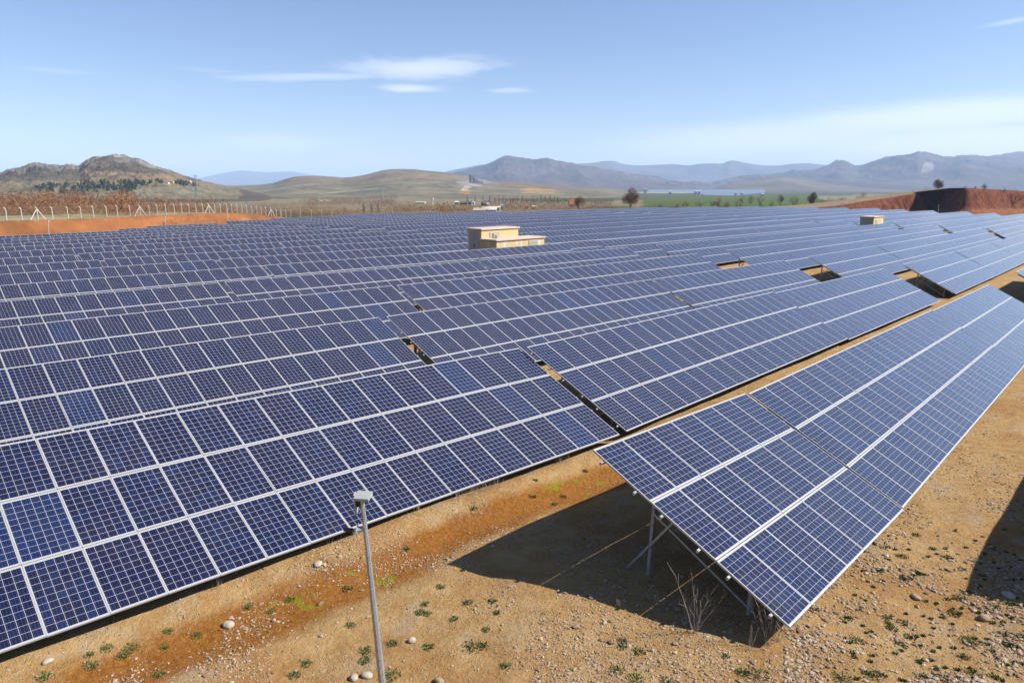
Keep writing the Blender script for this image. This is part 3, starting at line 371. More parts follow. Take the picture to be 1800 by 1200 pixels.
C[:, 3] = np.where(leftside, sst(-2.4, -1.6, sdF), out)
g_ = (sdF > -2.6) & (sdF < 26) & (alF < 78) & (GX < 0)
C[g_, :3] = np.array([0.33, 0.29, 0.17])
bank = leftside & (sdF <= -1.4) & (sdF > -13)
C[bank, :3] = np.array([0.31, 0.125, 0.048]) * (0.55 + 0.9 * fbm(GX[bank] / 2.2, GY[bank] / 2.2, 4, 41))[:, None]; C[bank, 3] = sst(-13, -9, sdF[bank])
TMAT = terrain_mat()
ground = link('ground', npmesh('ground', np.stack([GX, GY, GZ], 1), grid_faces(len(az_), len(rr_)), [TMAT], True, C)); tag(ground, kind='structure')
# surfaces are sampled again on the finished sheet, so that things stand on it
from mathutils.bvhtree import BVHTree
bvh = BVHTree.FromPolygons([tuple(p) for p in np.stack([GX, GY, GZ], 1)[:, :]], [tuple(f) for f in grid_faces(len(az_), len(rr_))])
def gz(x, y):
    h = bvh.ray_cast(Vector((x, y, 400)), Vector((0, 0, -1))); return h[0].z if h[0] else 0.0
def hit(x, y, extra=None):
    """where the sight line of photo pixel (x, y) meets the land"""
    p = P(x, y, 10.0); d = Vector((p[0], p[1], p[2] - CZ)).normalized(); h = (extra or bvh).ray_cast(Vector((0, 0, CZ)), d); return h[0]
# ---------------------------------------------------------------- solar tables
def module_mesh(nx, ny, name):
    mb = MB(); g = (W - 1.006) / 2; fw = 0.014; fy = 0.030; gy = (H - 1.65) / 2
    for i in range(nx):
        for j in range(ny):
            x0, x1, y0, y1 = i * W + g, (i + 1) * W - g, j * H + gy, (j + 1) * H - gy
            mb.quad((x0 + fw, y0 + fy, -0.003), (x1 - fw, y0 + fy, -0.003), (x1 - fw, y1 - fy, -0.003), (x0 + fw, y1 - fy, -0.003), 0)
            mb.box(x0, x1, y0, y0 + fy, -0.04, 0, 1); mb.box(x0, x1, y1 - fy, y1, -0.04, 0, 1)
            mb.box(x0, x0 + fw, y0 + fy, y1 - fy, -0.04, 0, 1); mb.box(x1 - fw, x1, y0 + fy, y1 - fy, -0.04, 0, 1)
            mb.quad((x0 + fw, y0 + fy, -0.012), (x0 + fw, y1 - fy, -0.012), (x1 - fw, y1 - fy, -0.012), (x1 - fw, y0 + fy, -0.012), 2)
    return mb
MODM = [M['cell'], M['frame'], M['back']]
ST, CT = math.sin(R(26)), math.cos(R(26)); DN = Vector((0, ST, -CT))
YR, YF = 1.45, 3.95
def stations(n):
    L = n * W; k = max(2, int(round(L / 3.4)) + 1); return [0.55 + i * (L - 1.1) / (k - 1) for i in range(k)]
def rack_parts(n):
    """list of (name, MB) in the table's own frame"""
    L = n * W; o = []
    for y in (0.35, 1.30, 2.02, 2.97, 3.69, 4.64):
        mb = MB(); mb.box(-0.10, L + 0.10, y - 0.025, y + 0.025, -0.10, -0.041); o.append(('purlin', mb, 0))
    for x in stations(n):
        mb = MB(); mb.box(x - 0.03, x + 0.03, 0.25, 4.75, -0.19, -0.101); o.append(('rafter', mb, 0))
        for y in (YR, YF):
            h = HT - y * ST; mb = MB(); a = Vector((x + 0.06, y, -0.15)); mb.bar(a, a + DN * (h + 0.15), 0.12, 0.07, rot=0.785); o.append(('post', mb, 1))
        mb = MB(); a = Vector((x + 0.02, YR, -0.15)) + DN * 0.45; b = Vector((x + 0.02, YF, -0.15)) + DN * (HT - YF * ST - 0.22); b.y += 0.12; mb.bar(a, b, 0.045); o.append(('brace', mb, 0))
        mb = MB(); a = Vector((x - 0.02, YR - 0.15, -0.10)) + DN * (HT - (YR - 0.15) * ST - 0.10); a.y -= 0.62; a += DN * 0.55; b = Vector((x - 0.02, 2.15, -0.19)); mb.bar(a, b, 0.05); o.append(('brace', mb, 0))
    return o
_mc = {}
def modmesh():
    if 'm' not in _mc: _mc['m'] = module_mesh(1, 1, 'module').mesh('solar_module', MODM, flip=True)
    return _mc['m']
def clampmesh():
    mb = MB()
    for y in (0.35, 1.30): mb.box(W - 0.012, W + 0.012, y - 0.035, y + 0.035, 0.0005, 0.006)
    return mb.mesh('clamp', [M['frame']], flip=True)
def farmesh(n, rack=True):
    k = ('far', n)
    if k not in _mc:
        mb = module_mesh(n, 3, 'far')
        for nm, r_, mi in rack_parts(n):
            b = len(mb.v); mb.v += r_.v; mb.f += [tuple(b + i for i in f) for f in r_.f]; mb.m += [3 + mi] * len(r_.f)
        _mc[k] = mb.mesh('solar_table', MODM + [M['steel'], M['poststeel']], flip=True)
    return _mc[k]
def rackmeshes(n):
    if ('r', n) not in _mc:
        _mc[('r', n)] = [(nm, r_.mesh(nm, [M['steel'] if mi == 0 else M['poststeel']], flip=True)) for nm, r_, mi in rack_parts(n)]
    return _mc[('r', n)]
def matof(t):
    r, dn, nn = basis(t)
    return Matrix(((r.x, -dn.x, nn.x, t[3]), (r.y, -dn.y, nn.y, t[4]), (r.z, -dn.z, nn.z, t[5]), (0, 0, 0, 1)))
ORD = ['zeroth', 'first', 'second', 'third', 'fourth', 'fifth', 'sixth', 'seventh', 'eighth', 'ninth', 'tenth', 'eleventh', 'twelfth', 'thirteenth', 'fourteenth', 'fifteenth', 'sixteenth', 'seventeenth', 'eighteenth', 'nineteenth', 'twentieth', 'twenty-first']
def tpix(t):
    r, dn, nn = basis(t); o = Vector(t[3:6]); q = [o + r * (t[2] * W * k / 6) + dn * (3 * H * j) for k in range(7) for j in (0, 1)]
    uv = [pix(p.x, p.y, p.z) for p in q if p.y > 1]
    return uv
info = []
for k, t in enumerate(TB):
    uv = tpix(t); ins = [p for p in uv if -2 < p[0] < 1802 and p[1] < 1202]
    us = np.clip([p[0] for p in uv], 0, 1800); size = us.max() - us.min() if ins else 0
    dist = math.hypot(t[3], t[4]); info.append((bool(ins), size / max(dist, 1) ** 0.3, np.mean(us)))
vis = [k for k in range(len(TB)) if info[k][0]]
rank = {k: i for i, k in enumerate(sorted(vis, key=lambda k: -info[k][1] * (1000 if TB[k][0] in (0, 1) and TB[k][1] < 45 else 1)))}
SPECIAL = {(0, 11.11): 'nearest solar table, only seven modules wide, shading the soil under its raised end',
           (0, 18.62): 'long solar table continuing the front right row just behind the short nearest one',
           (1, -3.55): 'darkest blue solar table filling the lower left corner behind the lamp pole',
           (1, 18.15): 'solar table right of the wide black gap in the second row, above the orange ditch'}
GR = 'solar tables standing in long parallel rows'
for k, t in enumerate(TB):
    if not info[k][0] and t[0] != -1: continue
    row = [j for j in vis if TB[j][0] == t[0]]; row.sort(key=lambda j: TB[j][1])
    key = (t[0], round(t[1], 2))
    if t[0] == -1: lab = 'solar table past the right edge, its shadow on the stony soil, ' + ['nearest', 'middle', 'farthest'][int(round((t[1] - 18.8) / 21.3))] + ' one'
    elif key in SPECIAL: lab = SPECIAL[key]
    else: lab = 'blue solar table, ' + ORD[row.index(k) + 1] + ' from the left in the ' + ORD[t[0] + 1] + ' row from the front'
    root = empty('solar_table', (t[3], t[4], gz(t[3], t[4]))); tag(root, lab, 'solar table', GR)
    m = matof(t); inv = Matrix.Translation(root.location).inverted()
    rk = rank.get(k, 999)
    if rk < 38 or t[0] == -1 and False:
        mm = modmesh()
        for i in range(t[2]):
            for j in range(3):
                jig = Matrix.Translation((i * W, -j * H, random.uniform(-0.002, 0.002))) @ Matrix.Rotation(R(random.gauss(0, 0.12)), 4, 'X') @ Matrix.Rotation(R(random.gauss(0, 0.10)), 4, 'Y')
                link('solar_module', mm, root, inv @ m @ jig)
        if rk < 14:
            for nm, me in rackmeshes(t[2]): link(nm, me, root, inv @ m)
        else:
            if ('rk', t[2]) not in _mc:
                mb = MB()
                for nm, r_, mi in rack_parts(t[2]):
                    b = len(mb.v); mb.v += r_.v; mb.f += [tuple(b + i for i in f) for f in r_.f]; mb.m += [mi] * len(r_.f)
                _mc[('rk', t[2])] = mb.mesh('rack', [M['steel'], M['poststeel']], flip=True)
            link('rack', _mc[('rk', t[2])], root, inv @ m)
    else:
        bpy.data.objects.remove(root); o = link('solar_table', farmesh(t[2]), None, m); tag(o, lab, 'solar table', GR)
# clamps between the nearest modules
# ---------------------------------------------------------------- lamp pole in front
def galv(): return mat('spangled galvanised pole', (0.46, 0.48, 0.50), 0.42, 0.55, 0.5, 0.2, 30)
GV = galv(); GREY = mat('grey painted box', (0.38, 0.40, 0.38), 0.6, 0, 0.4, 0.06, 12); DARK = mat('black plastic', (0.02, 0.02, 0.022), 0.4)
YP = 9.0
top = P(636, 873, YP); base = P(690, 1420, YP); base[2] = gz(base[0], YP) - 0.1
lamp = empty('lamp_pole', (base[0], YP, base[2] + 0.1)); tag(lamp, 'leaning grey galvanised pole with a flat box on top, rising from the bottom edge', 'lamp pole')
def at_l(v): return Vector(v) - lamp.location
mb = MB(); mb.bar(at_l(base), at_l(top), 0.125, n=8, r2=0.46); mb.build('pole', GV, lamp)
# flat lamp head, seen from above
T = Matrix.Translation(at_l(P(638, 874, YP))) @ Matrix.Rotation(R(-8), 4, 'Z') @ Matrix.Rotation(R(9), 4, 'X') @ Matrix.Scale(0.82, 4)
mb = MB(); mb.box(-0.11, 0.13, -0.11, 0.11, 0.0, 0.045, T=T); o = mb.build('lamp_head', GREY, lamp)
mb = MB(); mb.box(-0.118, 0.138, -0.118, 0.118, 0.046, 0.052, T=T); mb.build('lid', GREY, o)
mb = MB(); mb.box(-0.145, -0.125, -0.05, 0.05, -0.30, 0.07, T=T); o = mb.build('bracket', GREY, lamp)
mb = MB(); mb.box(-0.124, -0.03, -0.03, 0.03, -0.14, -0.04, T=T); mb.bar(T @ Vector((-0.13, 0, -0.17)), T @ Vector((0.0, 0, -0.17)), 0.018); mb.build('clamp', DARK, o)
a = at_l(P(645, 928, YP)); b = at_l(P(629, 930, YP)); c = at_l(P(620, 932, YP)); e = at_l(P(608, 930, YP))
mb = MB(); mb.bar(a, b, 0.035, n=8, r2=2.6); o = mb.build('horn', GREY, lamp)
mb = MB(); mb.bar(b + Vector((-.012, 0, 0)), b + Vector((.0, 0, 0)), 0.17, n=12); mb.build('flange', GREY, o)
mb = MB(); mb.bar(b, e, 0.016, n=6); mb.build('arm', GV, lamp)
mb = MB(); mb.bar(c + Vector((0, 0, 0.0)), e + Vector((-0.03, 0, 0)), 0.075, n=10, r2=0.6); mb.build('camera_housing', DARK, lamp)
# ---------------------------------------------------------------- transformer kiosks
def wall_mat():
    m = bpy.data.materials.new('yellow rendered wall'); m.use_nodes = True; n = NT(m.node_tree); b = n.n['Principled BSDF']; g = n.new('ShaderNodeNewGeometry'); t = n.new('ShaderNodeTexCoord')
    s = n.new('ShaderNodeSeparateXYZ'); n.l.new(t.outputs['Object'], s.inputs[0])
    mp = n.new('ShaderNodeMapping'); mp.inputs['Scale'].default_value = (1, 1, 0.35); n.l.new(t.outputs['Object'], mp.inputs[0])
    f = n.m('MULTIPLY', n.ramp(n.noise(mp.outputs[0], 1.6, 5, 0.65), 0.545, 0.58), n.ramp(s.outputs[2], 3.7, 2.6))
    c = n.mix(n.noise(g.outputs['Position'], 1.5, 5), (0.60, 0.43, 0.19), (0.68, 0.52, 0.27)); c = n.mix(n.m('MULTIPLY', f, 0.85), c, (0.75, 0.72, 0.66))
    n.l.new(n.mix(1.0, c, (AL, AL, AL), 'MULTIPLY'), b.inputs['Base Color']); b.inputs['Roughness'].default_value = 0.9; return m
YW = wall_mat(); PINK = mat('pale pink roof slab', (0.70, 0.52, 0.43), 0.85, 0, 0.2, 0.08, 2); LOUV = mat('grey louvre', (0.52, 0.50, 0.36), 0.6, 0, 0.3); DOORM = mat('grey steel door', (0.42, 0.40, 0.36), 0.6)
def kiosk(root, x0, x1, y0, y1, h, name='wall', ov=0.14, rt=0.14):
    """local frame: x along the rows, y away from the camera side, z up"""
    mb = MB(); mb.box(x0, x1, y0, y1, -1.2, h - rt); wl = mb.build(name, YW, root)
    mb = MB(); mb.box(x0 - ov, x1 + ov, y0 - ov, y1 + ov, h - rt + 0.003, h); rf = mb.build('roof', PINK, root); return wl, rf
def louvre(parent, x0, x1, y, z0, z1):
    mb = MB(); mb.box(x0, x1, y - 0.03, y - 0.003, z0, z1); lv = mb.build('vent', LOUV, parent); mb = MB(); n_ = 9
    for i in range(n_):
        z = z0 + (i + 0.3) * (z1 - z0) / n_; mb.box(x0 + 0.04, x1 - 0.04, y - 0.06, y - 0.031, z, z + (z1 - z0) / n_ * 0.55)
    mb.build('slat', LOUV, lv); return lv
def sidedoor(parent, x, y0, y1, z0, z1, leaves=2):
    wd = (y1 - y0) / leaves
    for i in range(leaves):
        mb = MB(); mb.box(x - 0.04, x - 0.003, y0 + i * wd + 0.02, y0 + (i + 1) * wd - 0.02, z0, z1); d = mb.build('door', DOORM, parent)
        mb = MB(); mb.box(x - 0.08, x - 0.041, y0 + wd * (0.9 if i == 0 else 1.1) - 0.06, y0 + wd * (0.9 if i == 0 else 1.1) + 0.06, (z0 + z1) / 2 - 0.06, (z0 + z1) / 2 + 0.06); mb.build('handle', DARK, d)
def frame_at(name, x, y, Y, heading):
    """stands so that the given photo pixel is its near left foot corner level z"""
    p = P(x, y, Y); o = empty(name, (p[0], p[1], gz(p[0], p[1]))); o.rotation_euler.z = math.pi / 2 - R(heading); return o
KH = 43.5
ka = frame_at('transformer_kiosk', 846, 400, 76.9, KH); zt = P(846, 402, 76.9)[2] - ka.location.z
tag(ka, 'yellow flat-roofed transformer kiosk with a lower annexe, standing among the blue tables', 'kiosk')
LT = 5.7; WT = 2.1
w1, r1 = kiosk(ka, 0, LT, 0, WT, zt); louvre(w1, 1.2, 2.7, 0, zt - 1.55, zt - 0.45); sidedoor(w1, 0, 0.35, WT - 0.3, zt - 3.2, zt - 0.45)
p2 = P(873, 421.5, 75.2); q = ka.matrix_basis.inverted() @ Vector(p2); zl = q.z
w2, r2 = kiosk(ka, q.x, q.x + 7.5, q.y, -0.003, zl, 'annexe_wall'); louvre(w2, q.x + 4.9, q.x + 6.4, q.y, zl - 1.3, zl - 0.35)
mb = MB(); mb.bar((0.9, -0.9, zl), (0.9, -0.9, zl + 0.55), 0.22, n=8); mb.bar((1.15, -1.1, zl), (1.15, -1.1, zl + 0.35), 0.26, n=8); mb.build('roof_fan', DOORM, ka)
kb = frame_at('transformer_kiosk', 1536.5, 382, 139.0, 43.5); zb = P(1536.5, 381, 139.0)[2] - kb.location.z
tag(kb, 'small yellow kiosk with a grey door side, far right among pale tables', 'kiosk')
w1, r1 = kiosk(kb, 0, 5.6, 0, 2.5, zb, ov=0.15); sidedoor(w1, 0, 0.3, 2.2, 0.25, zb - 0.4); louvre(w1, 1.0, 2.0, 0, zb - 1.5, zb - 0.6)
# ---------------------------------------------------------------- fence
CONC = mat('pale concrete post', (0.72, 0.66, 0.58), 0.85, 0, 0.2, 0.08, 3)
fen = empty('fence', (FA[0], FA[1], gz(*FA))); tag(fen, 'pale concrete post and wire fence along the top of the orange bank', 'fence')
fl_ = Vector(fen.location)
FX = [12, 39, 67, 93, 120, 143, 165, 188, 207, 229, 247, 263, 277, 292, 307, 320, 333, 345, 357, 368, 378, 388, 399, 408, 417, 426, 434, 443, 452, 460, 468, 477]
def on_fence(u):
    k = (u - 900) / FP; t = 0.0   # solve for the point of the fence line seen at column u
    for _ in range(30):
        q = FA + fd * t; uu = pix(q[0], q[1], gz(q[0], q[1]))[0]; t += (u - uu) * 0.12
    return FA + fd * t
prev = None; wires = MB(); site = -fn
def postmesh():
    mb = MB(); d = Vector((site[0], site[1], 0)) * -1
    mb.bar((0, 0, -0.3), (0, 0, 2.35), 0.13, n=4); a = Vector((0, 0, 2.28)); mb.bar(a, a + Vector((-d.x * 0.0 + fd[0] * -0.32, fd[1] * -0.32, 0.36)), 0.12, n=4); return mb.mesh('post', [CONC])
pm = postmesh(); bmn = MB()
for s_ in (-1, 1): bmn.bar((fd[0] * 0.0, fd[1] * 0.0, 2.2), (fd[0] * s_ * 1.7, fd[1] * s_ * 1.7, 0.0), 0.12, n=4)
bmm = bmn.mesh('brace', [CONC])
for u in [-16] + FX + [486, 494, 503]:
    q = on_fence(u); z = gz(*q); pt = link('post', pm, fen, Matrix.Translation(Vector((q[0], q[1], z)) - fl_))
    if u in (67, 247, 368, 477): link('brace', bmm, pt)
    tip = Vector((q[0], q[1], z)) - fl_
    if prev is not None:
        for h in (0.15, 0.6, 1.05, 1.5, 1.95, 2.3): wires.bar(prev + Vector((0, 0, h)), tip + Vector((0, 0, h)), 0.014, n=3)
        for h in (2.46, 2.62): wires.bar(prev + Vector((fd[0] * -.2, fd[1] * -.2, h)), tip + Vector((fd[0] * -.2, fd[1] * -.2, h)), 0.014, n=3)
    prev = tip
wires.build('wire', M['steel'], fen)
# ---------------------------------------------------------------- slim posts on the site
WOOD = mat('pale weathered post', (0.62, 0.57, 0.5), 0.8)
def site_post(x, yb, yt, Y, lab, wd=0.12):
    a = P(x, yb, Y); b = P(x, yt, Y); o = empty('marker_post', (a[0], a[1], gz(a[0], a[1]))); L = Vector(o.location)
    mb = MB(); mb.bar((0, 0, -0.2), Vector(b) - L, wd, n=6); mb.build('pole', WOOD, o)
    mb = MB(); v = Vector(b) - L; mb.box(v.x - wd, v.x + wd, v.y - wd, v.y + wd, v.z + 0.003, v.z + 0.25); mb.build('cap', WOOD, o)
    tag(o, lab, 'post', 'slim pale posts round the solar field')
for a_ in [(85, 411, 390, 138, 'slim pale post against the orange bank, leftmost of its kind'), (290, 396, 383, 160, 'slim pale post against the orange bank under the fence'),
           (400, 391, 368, 172, 'tall pale post where the orange bank runs out'), (494, 379, 368, 235, 'pale stake left of the green strip behind the tables'), (511, 379, 369, 236, 'first pale stake on the green strip'),
           (528, 380, 369, 236, 'middle pale stake on the green strip'), (547, 380, 370, 236, 'pale stake at the end of the green strip'), (565, 380, 371, 236, 'pale stake before the reddish scrub, tallest of three'),
           (583, 380, 373, 236, 'short pale stake before the reddish scrub'), (600, 379, 375, 236, 'shortest pale stake, almost hidden by the tables'), (690, 378, 368, 232, 'lone pale stake at the far edge below the middle hill'),
           (1298, 369, 357, 270, 'thin pale pole beside the brown bushes on the green field'), (1480, 370, 361, 290, 'pale post at the low left end of the red bank'), (1650, 372, 361, 300, 'pale post in front of the dark hollow of the red bank')]:
    site_post(*a_)
# ---------------------------------------------------------------- hills and mountains
def ridge(name, pts, D, front, back, colour, hm, amp, ns, du=2.0, nt=46, power=1.25, zb=None, paint=None, rock=None, jag=0.0, rough=0.0):
    us = np.arange(pts[0][0], pts[-1][0] + 0.1, du); vs = np.interp(us, [p[0] for p in pts], [p[1] for p in pts])
    k_ = np.ones(5) / 5.0
    vs = np.convolve(np.pad(vs, 2, mode='edge'), k_, 'valid') if du >= 2 else vs
    t1 = np.linspace(0, 1, nt); t2 = np.linspace(0, 1, 12)[1:]
    Ys = np.concatenate([front + (1 - front) * t1, 1 + (back - 1) * t2]) * D; es = np.concatenate([t1 ** power, 1 - t2 ** 1.5])
    zc = np.array([P(u, v, D)[2] for u, v in zip(us, vs)]); xc = np.array([P(u, v, D)[0] for u, v in zip(us, vs)])
    X = (xc / D)[:, None] * Ys[None, :]; Y = np.repeat(Ys[None, :], len(us), 0); bz = zfar(X.ravel(), Y.ravel()).reshape(X.shape) - 1.5
    e = es[None, :]
    zz = bz + np.maximum(zc[:, None] - bz, 0) * e
    hgt = np.maximum(zc[:, None] - bz, 0)
    wx = X + ns * 0.5 * (fbm(X / ns, Y / ns, 3, 71) - 0.5); wy = Y + ns * 0.5 * (fbm(X / ns, Y / ns, 3, 72) - 0.5)
    rn = fbm(wx / ns, wy / (ns * 2.2), 6, 5, True, 0.55)
    env = np.clip(e * (1 - e) * 4, 0, 1) * 0.85 + 0.15 * e
    front_m = (np.arange(X.shape[1]) < nt)[None, :]
    zz = zz + np.where(front_m, amp * hgt * env * (rn - 0.62), 0)
    if jag: zz = zz + jag * hgt * e ** 3 * (fbm(X / (ns * 0.12), Y / (ns * 0.12), 4, 6) - 0.45)
    if rough: zz = zz + rough * np.clip(hgt / 60, 0, 1) * np.where(front_m, np.clip(e * 1.4, 0, 1), 0) * (fbm(X / (ns * 0.245), Y / (ns * 0.245), 5, 61, True, 0.6) - 0.6)
    c = np.broadcast_to(np.array(colour, float), X.shape + (3,)).copy(); vr = fbm(X / (ns * 1.5), Y / (ns * 1.5), 5, 8)[..., None]
    c = c * (0.8 + 0.4 * vr)
    if rock is not None:
        rc_, lo = rock; f = (sst(lo, lo + 0.12, e + 0.22 * (fbm(X / (ns * .25), Y / (ns * .25), 4, 77) - 0.5)) * sst(0.42, 0.6, hgt / hgt.max()) )[..., None]; c = c * (1 - f) + np.array(rc_) * f
    if paint is not None:
        u, v = pix(X, Y, zz); u = u + 5 * (fbm(X / ns * 6, Y / ns * 6, 3, 12) - 0.5); v = v + 1.2 * (fbm(X / ns * 6, Y / ns * 6, 3, 13) - 0.5)
        for p, k in paint: c[inpoly(u, v, p)] = k
    C_ = np.concatenate([c, np.ones(X.shape + (1,))], -1).reshape(-1, 4); V = np.stack([X, Y, zz], -1).reshape(-1, 3); F = grid_faces(len(us), X.shape[1])
    o = link(name, npmesh(name, V, F, [hm], True, C_)); tag(o, kind='structure')
    return V.reshape(X.shape + (3,)), BVHTree.FromPolygons([tuple(p) for p in V], [tuple(f) for f in F])
HN = hill_mat('dry hillside', 0.03, 0.07); HG = hill_mat('grassy hillside', 0.008, 0.03); HM = hill_mat('scrubby mountain', 0.0022); HF = hill_mat('far range', 0.0012)
_, BR = ridge('rocky_hill', [(-160, 336), (-90, 322), (-40, 314), (0, 305), (18, 299), (30, 297), (45, 293), (52, 290), (62, 288.5), (80, 290), (100, 292), (120, 291.5), (138, 293), (148, 286), (155, 281), (170, 277), (190, 275), (205, 274.5), (220, 276), (235, 279), (250, 283), (265, 288), (280, 292), (300, 300), (320, 309), (340, 315), (360, 320), (380, 324), (410, 329), (430, 334), (460, 341), (500, 352), (560, 366)],
      1500, 0.55, 1.3, (0.100, 0.084, 0.066), HN, 0.42, 90, 1.0, 150, 1.15, rock=((0.215, 0.20, 0.18), 0.82), jag=0.05, rough=13.0,
      paint=[([(150, 300), (310, 306), (345, 322), (300, 326), (150, 318)], (0.20, 0.15, 0.095)), ([(-100, 318), (400, 318), (430, 345), (-100, 345)], (0.18, 0.15, 0.095)), ([(190, 334), (300, 327), (420, 327), (420, 350), (150, 350)], (0.19, 0.17, 0.11))])
_, BG = ridge('grassy_hill', [(60, 356), (120, 347), (170, 338), (210, 333.5), (260, 331), (300, 329), (340, 328), (380, 327), (420, 326), (455, 325), (480, 322), (495, 317), (505, 313.5), (520, 310.5), (540, 309), (560, 309), (590, 311), (600, 312.5), (620, 311.5), (640, 308), (660, 303), (675, 299), (690, 297.5), (705, 297), (730, 297.5), (745, 299.5), (775, 302.5), (800, 306), (820, 310), (850, 317), (880, 320), (920, 322), (960, 325), (1000, 328), (1060, 331), (1100, 334)],
      2600, 0.42, 1.3, (0.200, 0.180, 0.118), HG, 0.30, 260, 2.0, 90, 1.5, rock=((0.22, 0.19, 0.15), 0.93),
      paint=[([(500, 300), (620, 308), (800, 300), (840, 318), (640, 322), (500, 322)], (0.21, 0.165, 0.11)), ([(800, 319.5), (845, 316.5), (870, 321), (842, 327.5), (812, 327)], (0.32, 0.30, 0.28)), ([(842, 321), (910, 322), (930, 327), (850, 327.5)], (0.28, 0.21, 0.15)),
             ([(820, 326), (832, 327.5), (822, 333), (822, 338), (810, 338), (812, 331)], (0.44, 0.41, 0.36)), ([(808, 335.5), (828, 335), (826, 342), (806, 342)], (0.34, 0.21, 0.09)), ([(912, 332.5), (930, 331), (977, 333), (975, 340.5), (915, 339.5)], (0.36, 0.23, 0.11)),
             ([(412, 354), (425, 348), (500, 347), (520, 351), (510, 358), (415, 360)], (0.075, 0.115, 0.05)), ([(880, 318), (1000, 324), (1000, 330), (880, 326)], (0.24, 0.15, 0.10)), ([(560, 340.5), (640, 332), (680, 330.5), (680, 331.5), (640, 333.2), (560, 342)], (0.36, 0.31, 0.22))])
MC = (0.105, 0.088, 0.088)
ridge('purple_mountain', [(740, 324), (770, 314), (790, 306.5), (815, 300), (840, 294), (855, 290.5), (865, 287), (875, 281), (885, 277), (892, 276), (905, 278), (925, 281), (940, 282.5), (955, 280.5), (965, 281), (985, 285.5), (1010, 290), (1040, 295), (1080, 301), (1120, 307), (1180, 316), (1240, 324), (1290, 331)], 7000, 0.66, 1.25, MC, HM, 0.62, 900, 1.5, 80, rough=60)
ridge('mountain_range', [(1180, 334), (1240, 324), (1300, 312), (1340, 306), (1380, 303), (1400, 300.5), (1430, 297), (1450, 292), (1465, 286.5), (1480, 284), (1490, 286), (1503, 292), (1510, 293.5), (1530, 286), (1555, 277.5), (1575, 275.5), (1590, 273), (1605, 268), (1615, 265), (1625, 267), (1640, 271), (1660, 275.5), (1675, 275), (1690, 271.5), (1710, 273.5), (1740, 278), (1780, 281), (1830, 290), (1900, 300), (2000, 325)], 8200, 0.62, 1.25, MC, HM, 0.60, 1000, 1.5, 80, rough=75,
      paint=[([(1625, 285), (1640, 286), (1642, 300), (1618, 304)], (0.30, 0.27, 0.26))])
ridge('mountain_shoulder', [(1680, 300), (1720, 279), (1745, 275), (1765, 271), (1782, 269), (1800, 267), (1830, 263), (1900, 270), (2000, 300), (2060, 330)], 9800, 0.7, 1.2, MC, HM, 0.55, 1200, rough=60)
ridge('distant_range', [(960, 300), (1000, 290.5), (1020, 288), (1045, 287), (1060, 284), (1080, 284), (1095, 289), (1120, 291), (1160, 289.5), (1185, 288.5), (1210, 291), (1230, 288), (1255, 287.5), (1270, 288), (1283, 282), (1290, 283), (1310, 287), (1340, 290.5), (1370, 291), (1395, 288), (1420, 287), (1440, 289.5), (1480, 296), (1520, 302), (1600, 320)], 12500, 0.72, 1.2, MC, HF, 0.5, 1500)
ridge('distant_shoulder', [(740, 320), (770, 305), (800, 298.5), (815, 295.5), (840, 290.5), (865, 288), (880, 289), (920, 291), (980, 310), (1000, 320)], 10500, 0.75, 1.2, MC, HF, 0.5, 1500)
ridge('faint_range', [(320, 322), (350, 314.5), (370, 309), (395, 304), (415, 301), (425, 299.5), (440, 301), (470, 303), (500, 302), (515, 301.5), (535, 305), (560, 309), (600, 314), (660, 320), (720, 326)], 19000, 0.8, 1.15, MC, HF, 0.4, 1800)
ridge('low_foothill', [(1215, 336), (1240, 334), (1255, 331), (1270, 325), (1290, 319), (1320, 315.5), (1350, 312), (1375, 310), (1400, 312), (1430, 317), (1470, 324), (1510, 329), (1560, 333), (1600, 336)], 5200, 0.72, 1.2, (0.155, 0.135, 0.11), HM, 0.5, 500)
# ---------------------------------------------------------------- the red cut bank at the far right
RB = bpy.data.materials.new('cut red earth'); RB.use_nodes = True; n = NT(RB.node_tree); b = n.n['Principled BSDF']; b.inputs['Roughness'].default_value = 1.0; b.inputs['Specular IOR Level'].default_value = 0.05
at_ = n.new('ShaderNodeAttribute', attribute_name='col'); g = n.new('ShaderNodeNewGeometry'); mp = n.new('ShaderNodeMapping'); mp.inputs['Scale'].default_value = (1, 1, 0.4); n.l.new(g.outputs['Position'], mp.inputs[0])
f = n.ramp(n.noise(mp.outputs[0], 0.9, 6, 0.7), 0.35, 0.68); n.l.new(n.mix(f, n.mix(1.0, at_.outputs['Color'], (0.55, 0.5, 0.48), 'MULTIPLY'), n.mix(1.0, at_.outputs['Color'], (1.35, 1.3, 1.25), 'MULTIPLY')), b.inputs['Base Color'])
bn = n.new('ShaderNodeBump'); bn.inputs['Strength'].default_value = 1.0; bn.inputs['Distance'].default_value = 0.5; n.l.new(n.noise(mp.outputs[0], 1.4, 5, 0.7), bn.inputs['Height']); n.l.new(bn.outputs[0], b.inputs['Normal'])
crest = [(1335, 368.5, 300), (1370, 367.6, 300), (1400, 366.6, 302), (1440, 364.8, 306), (1470, 362, 312), (1500, 357.5, 320), (1520, 354, 326), (1545, 350.5, 334), (1570, 347, 342), (1600, 342.2, 346), (1625, 337.5, 350), (1640, 335.5, 353), (1650, 334.5, 353), (1662, 333, 346), (1675, 332, 337), (1690, 331.2, 328), (1698, 331, 324), (1708, 331.4, 327), (1735, 332.3, 340), (1765, 334, 356), (1800, 336.2, 374), (1850, 339, 396), (1950, 345, 440)]
cu = np.arange(1335, 1950, 1.5); cv_ = np.interp(cu, [c[0] for c in crest], [c[1] for c in crest]); cY = np.interp(cu, [c[0] for c in crest], [c[2] for c in crest])
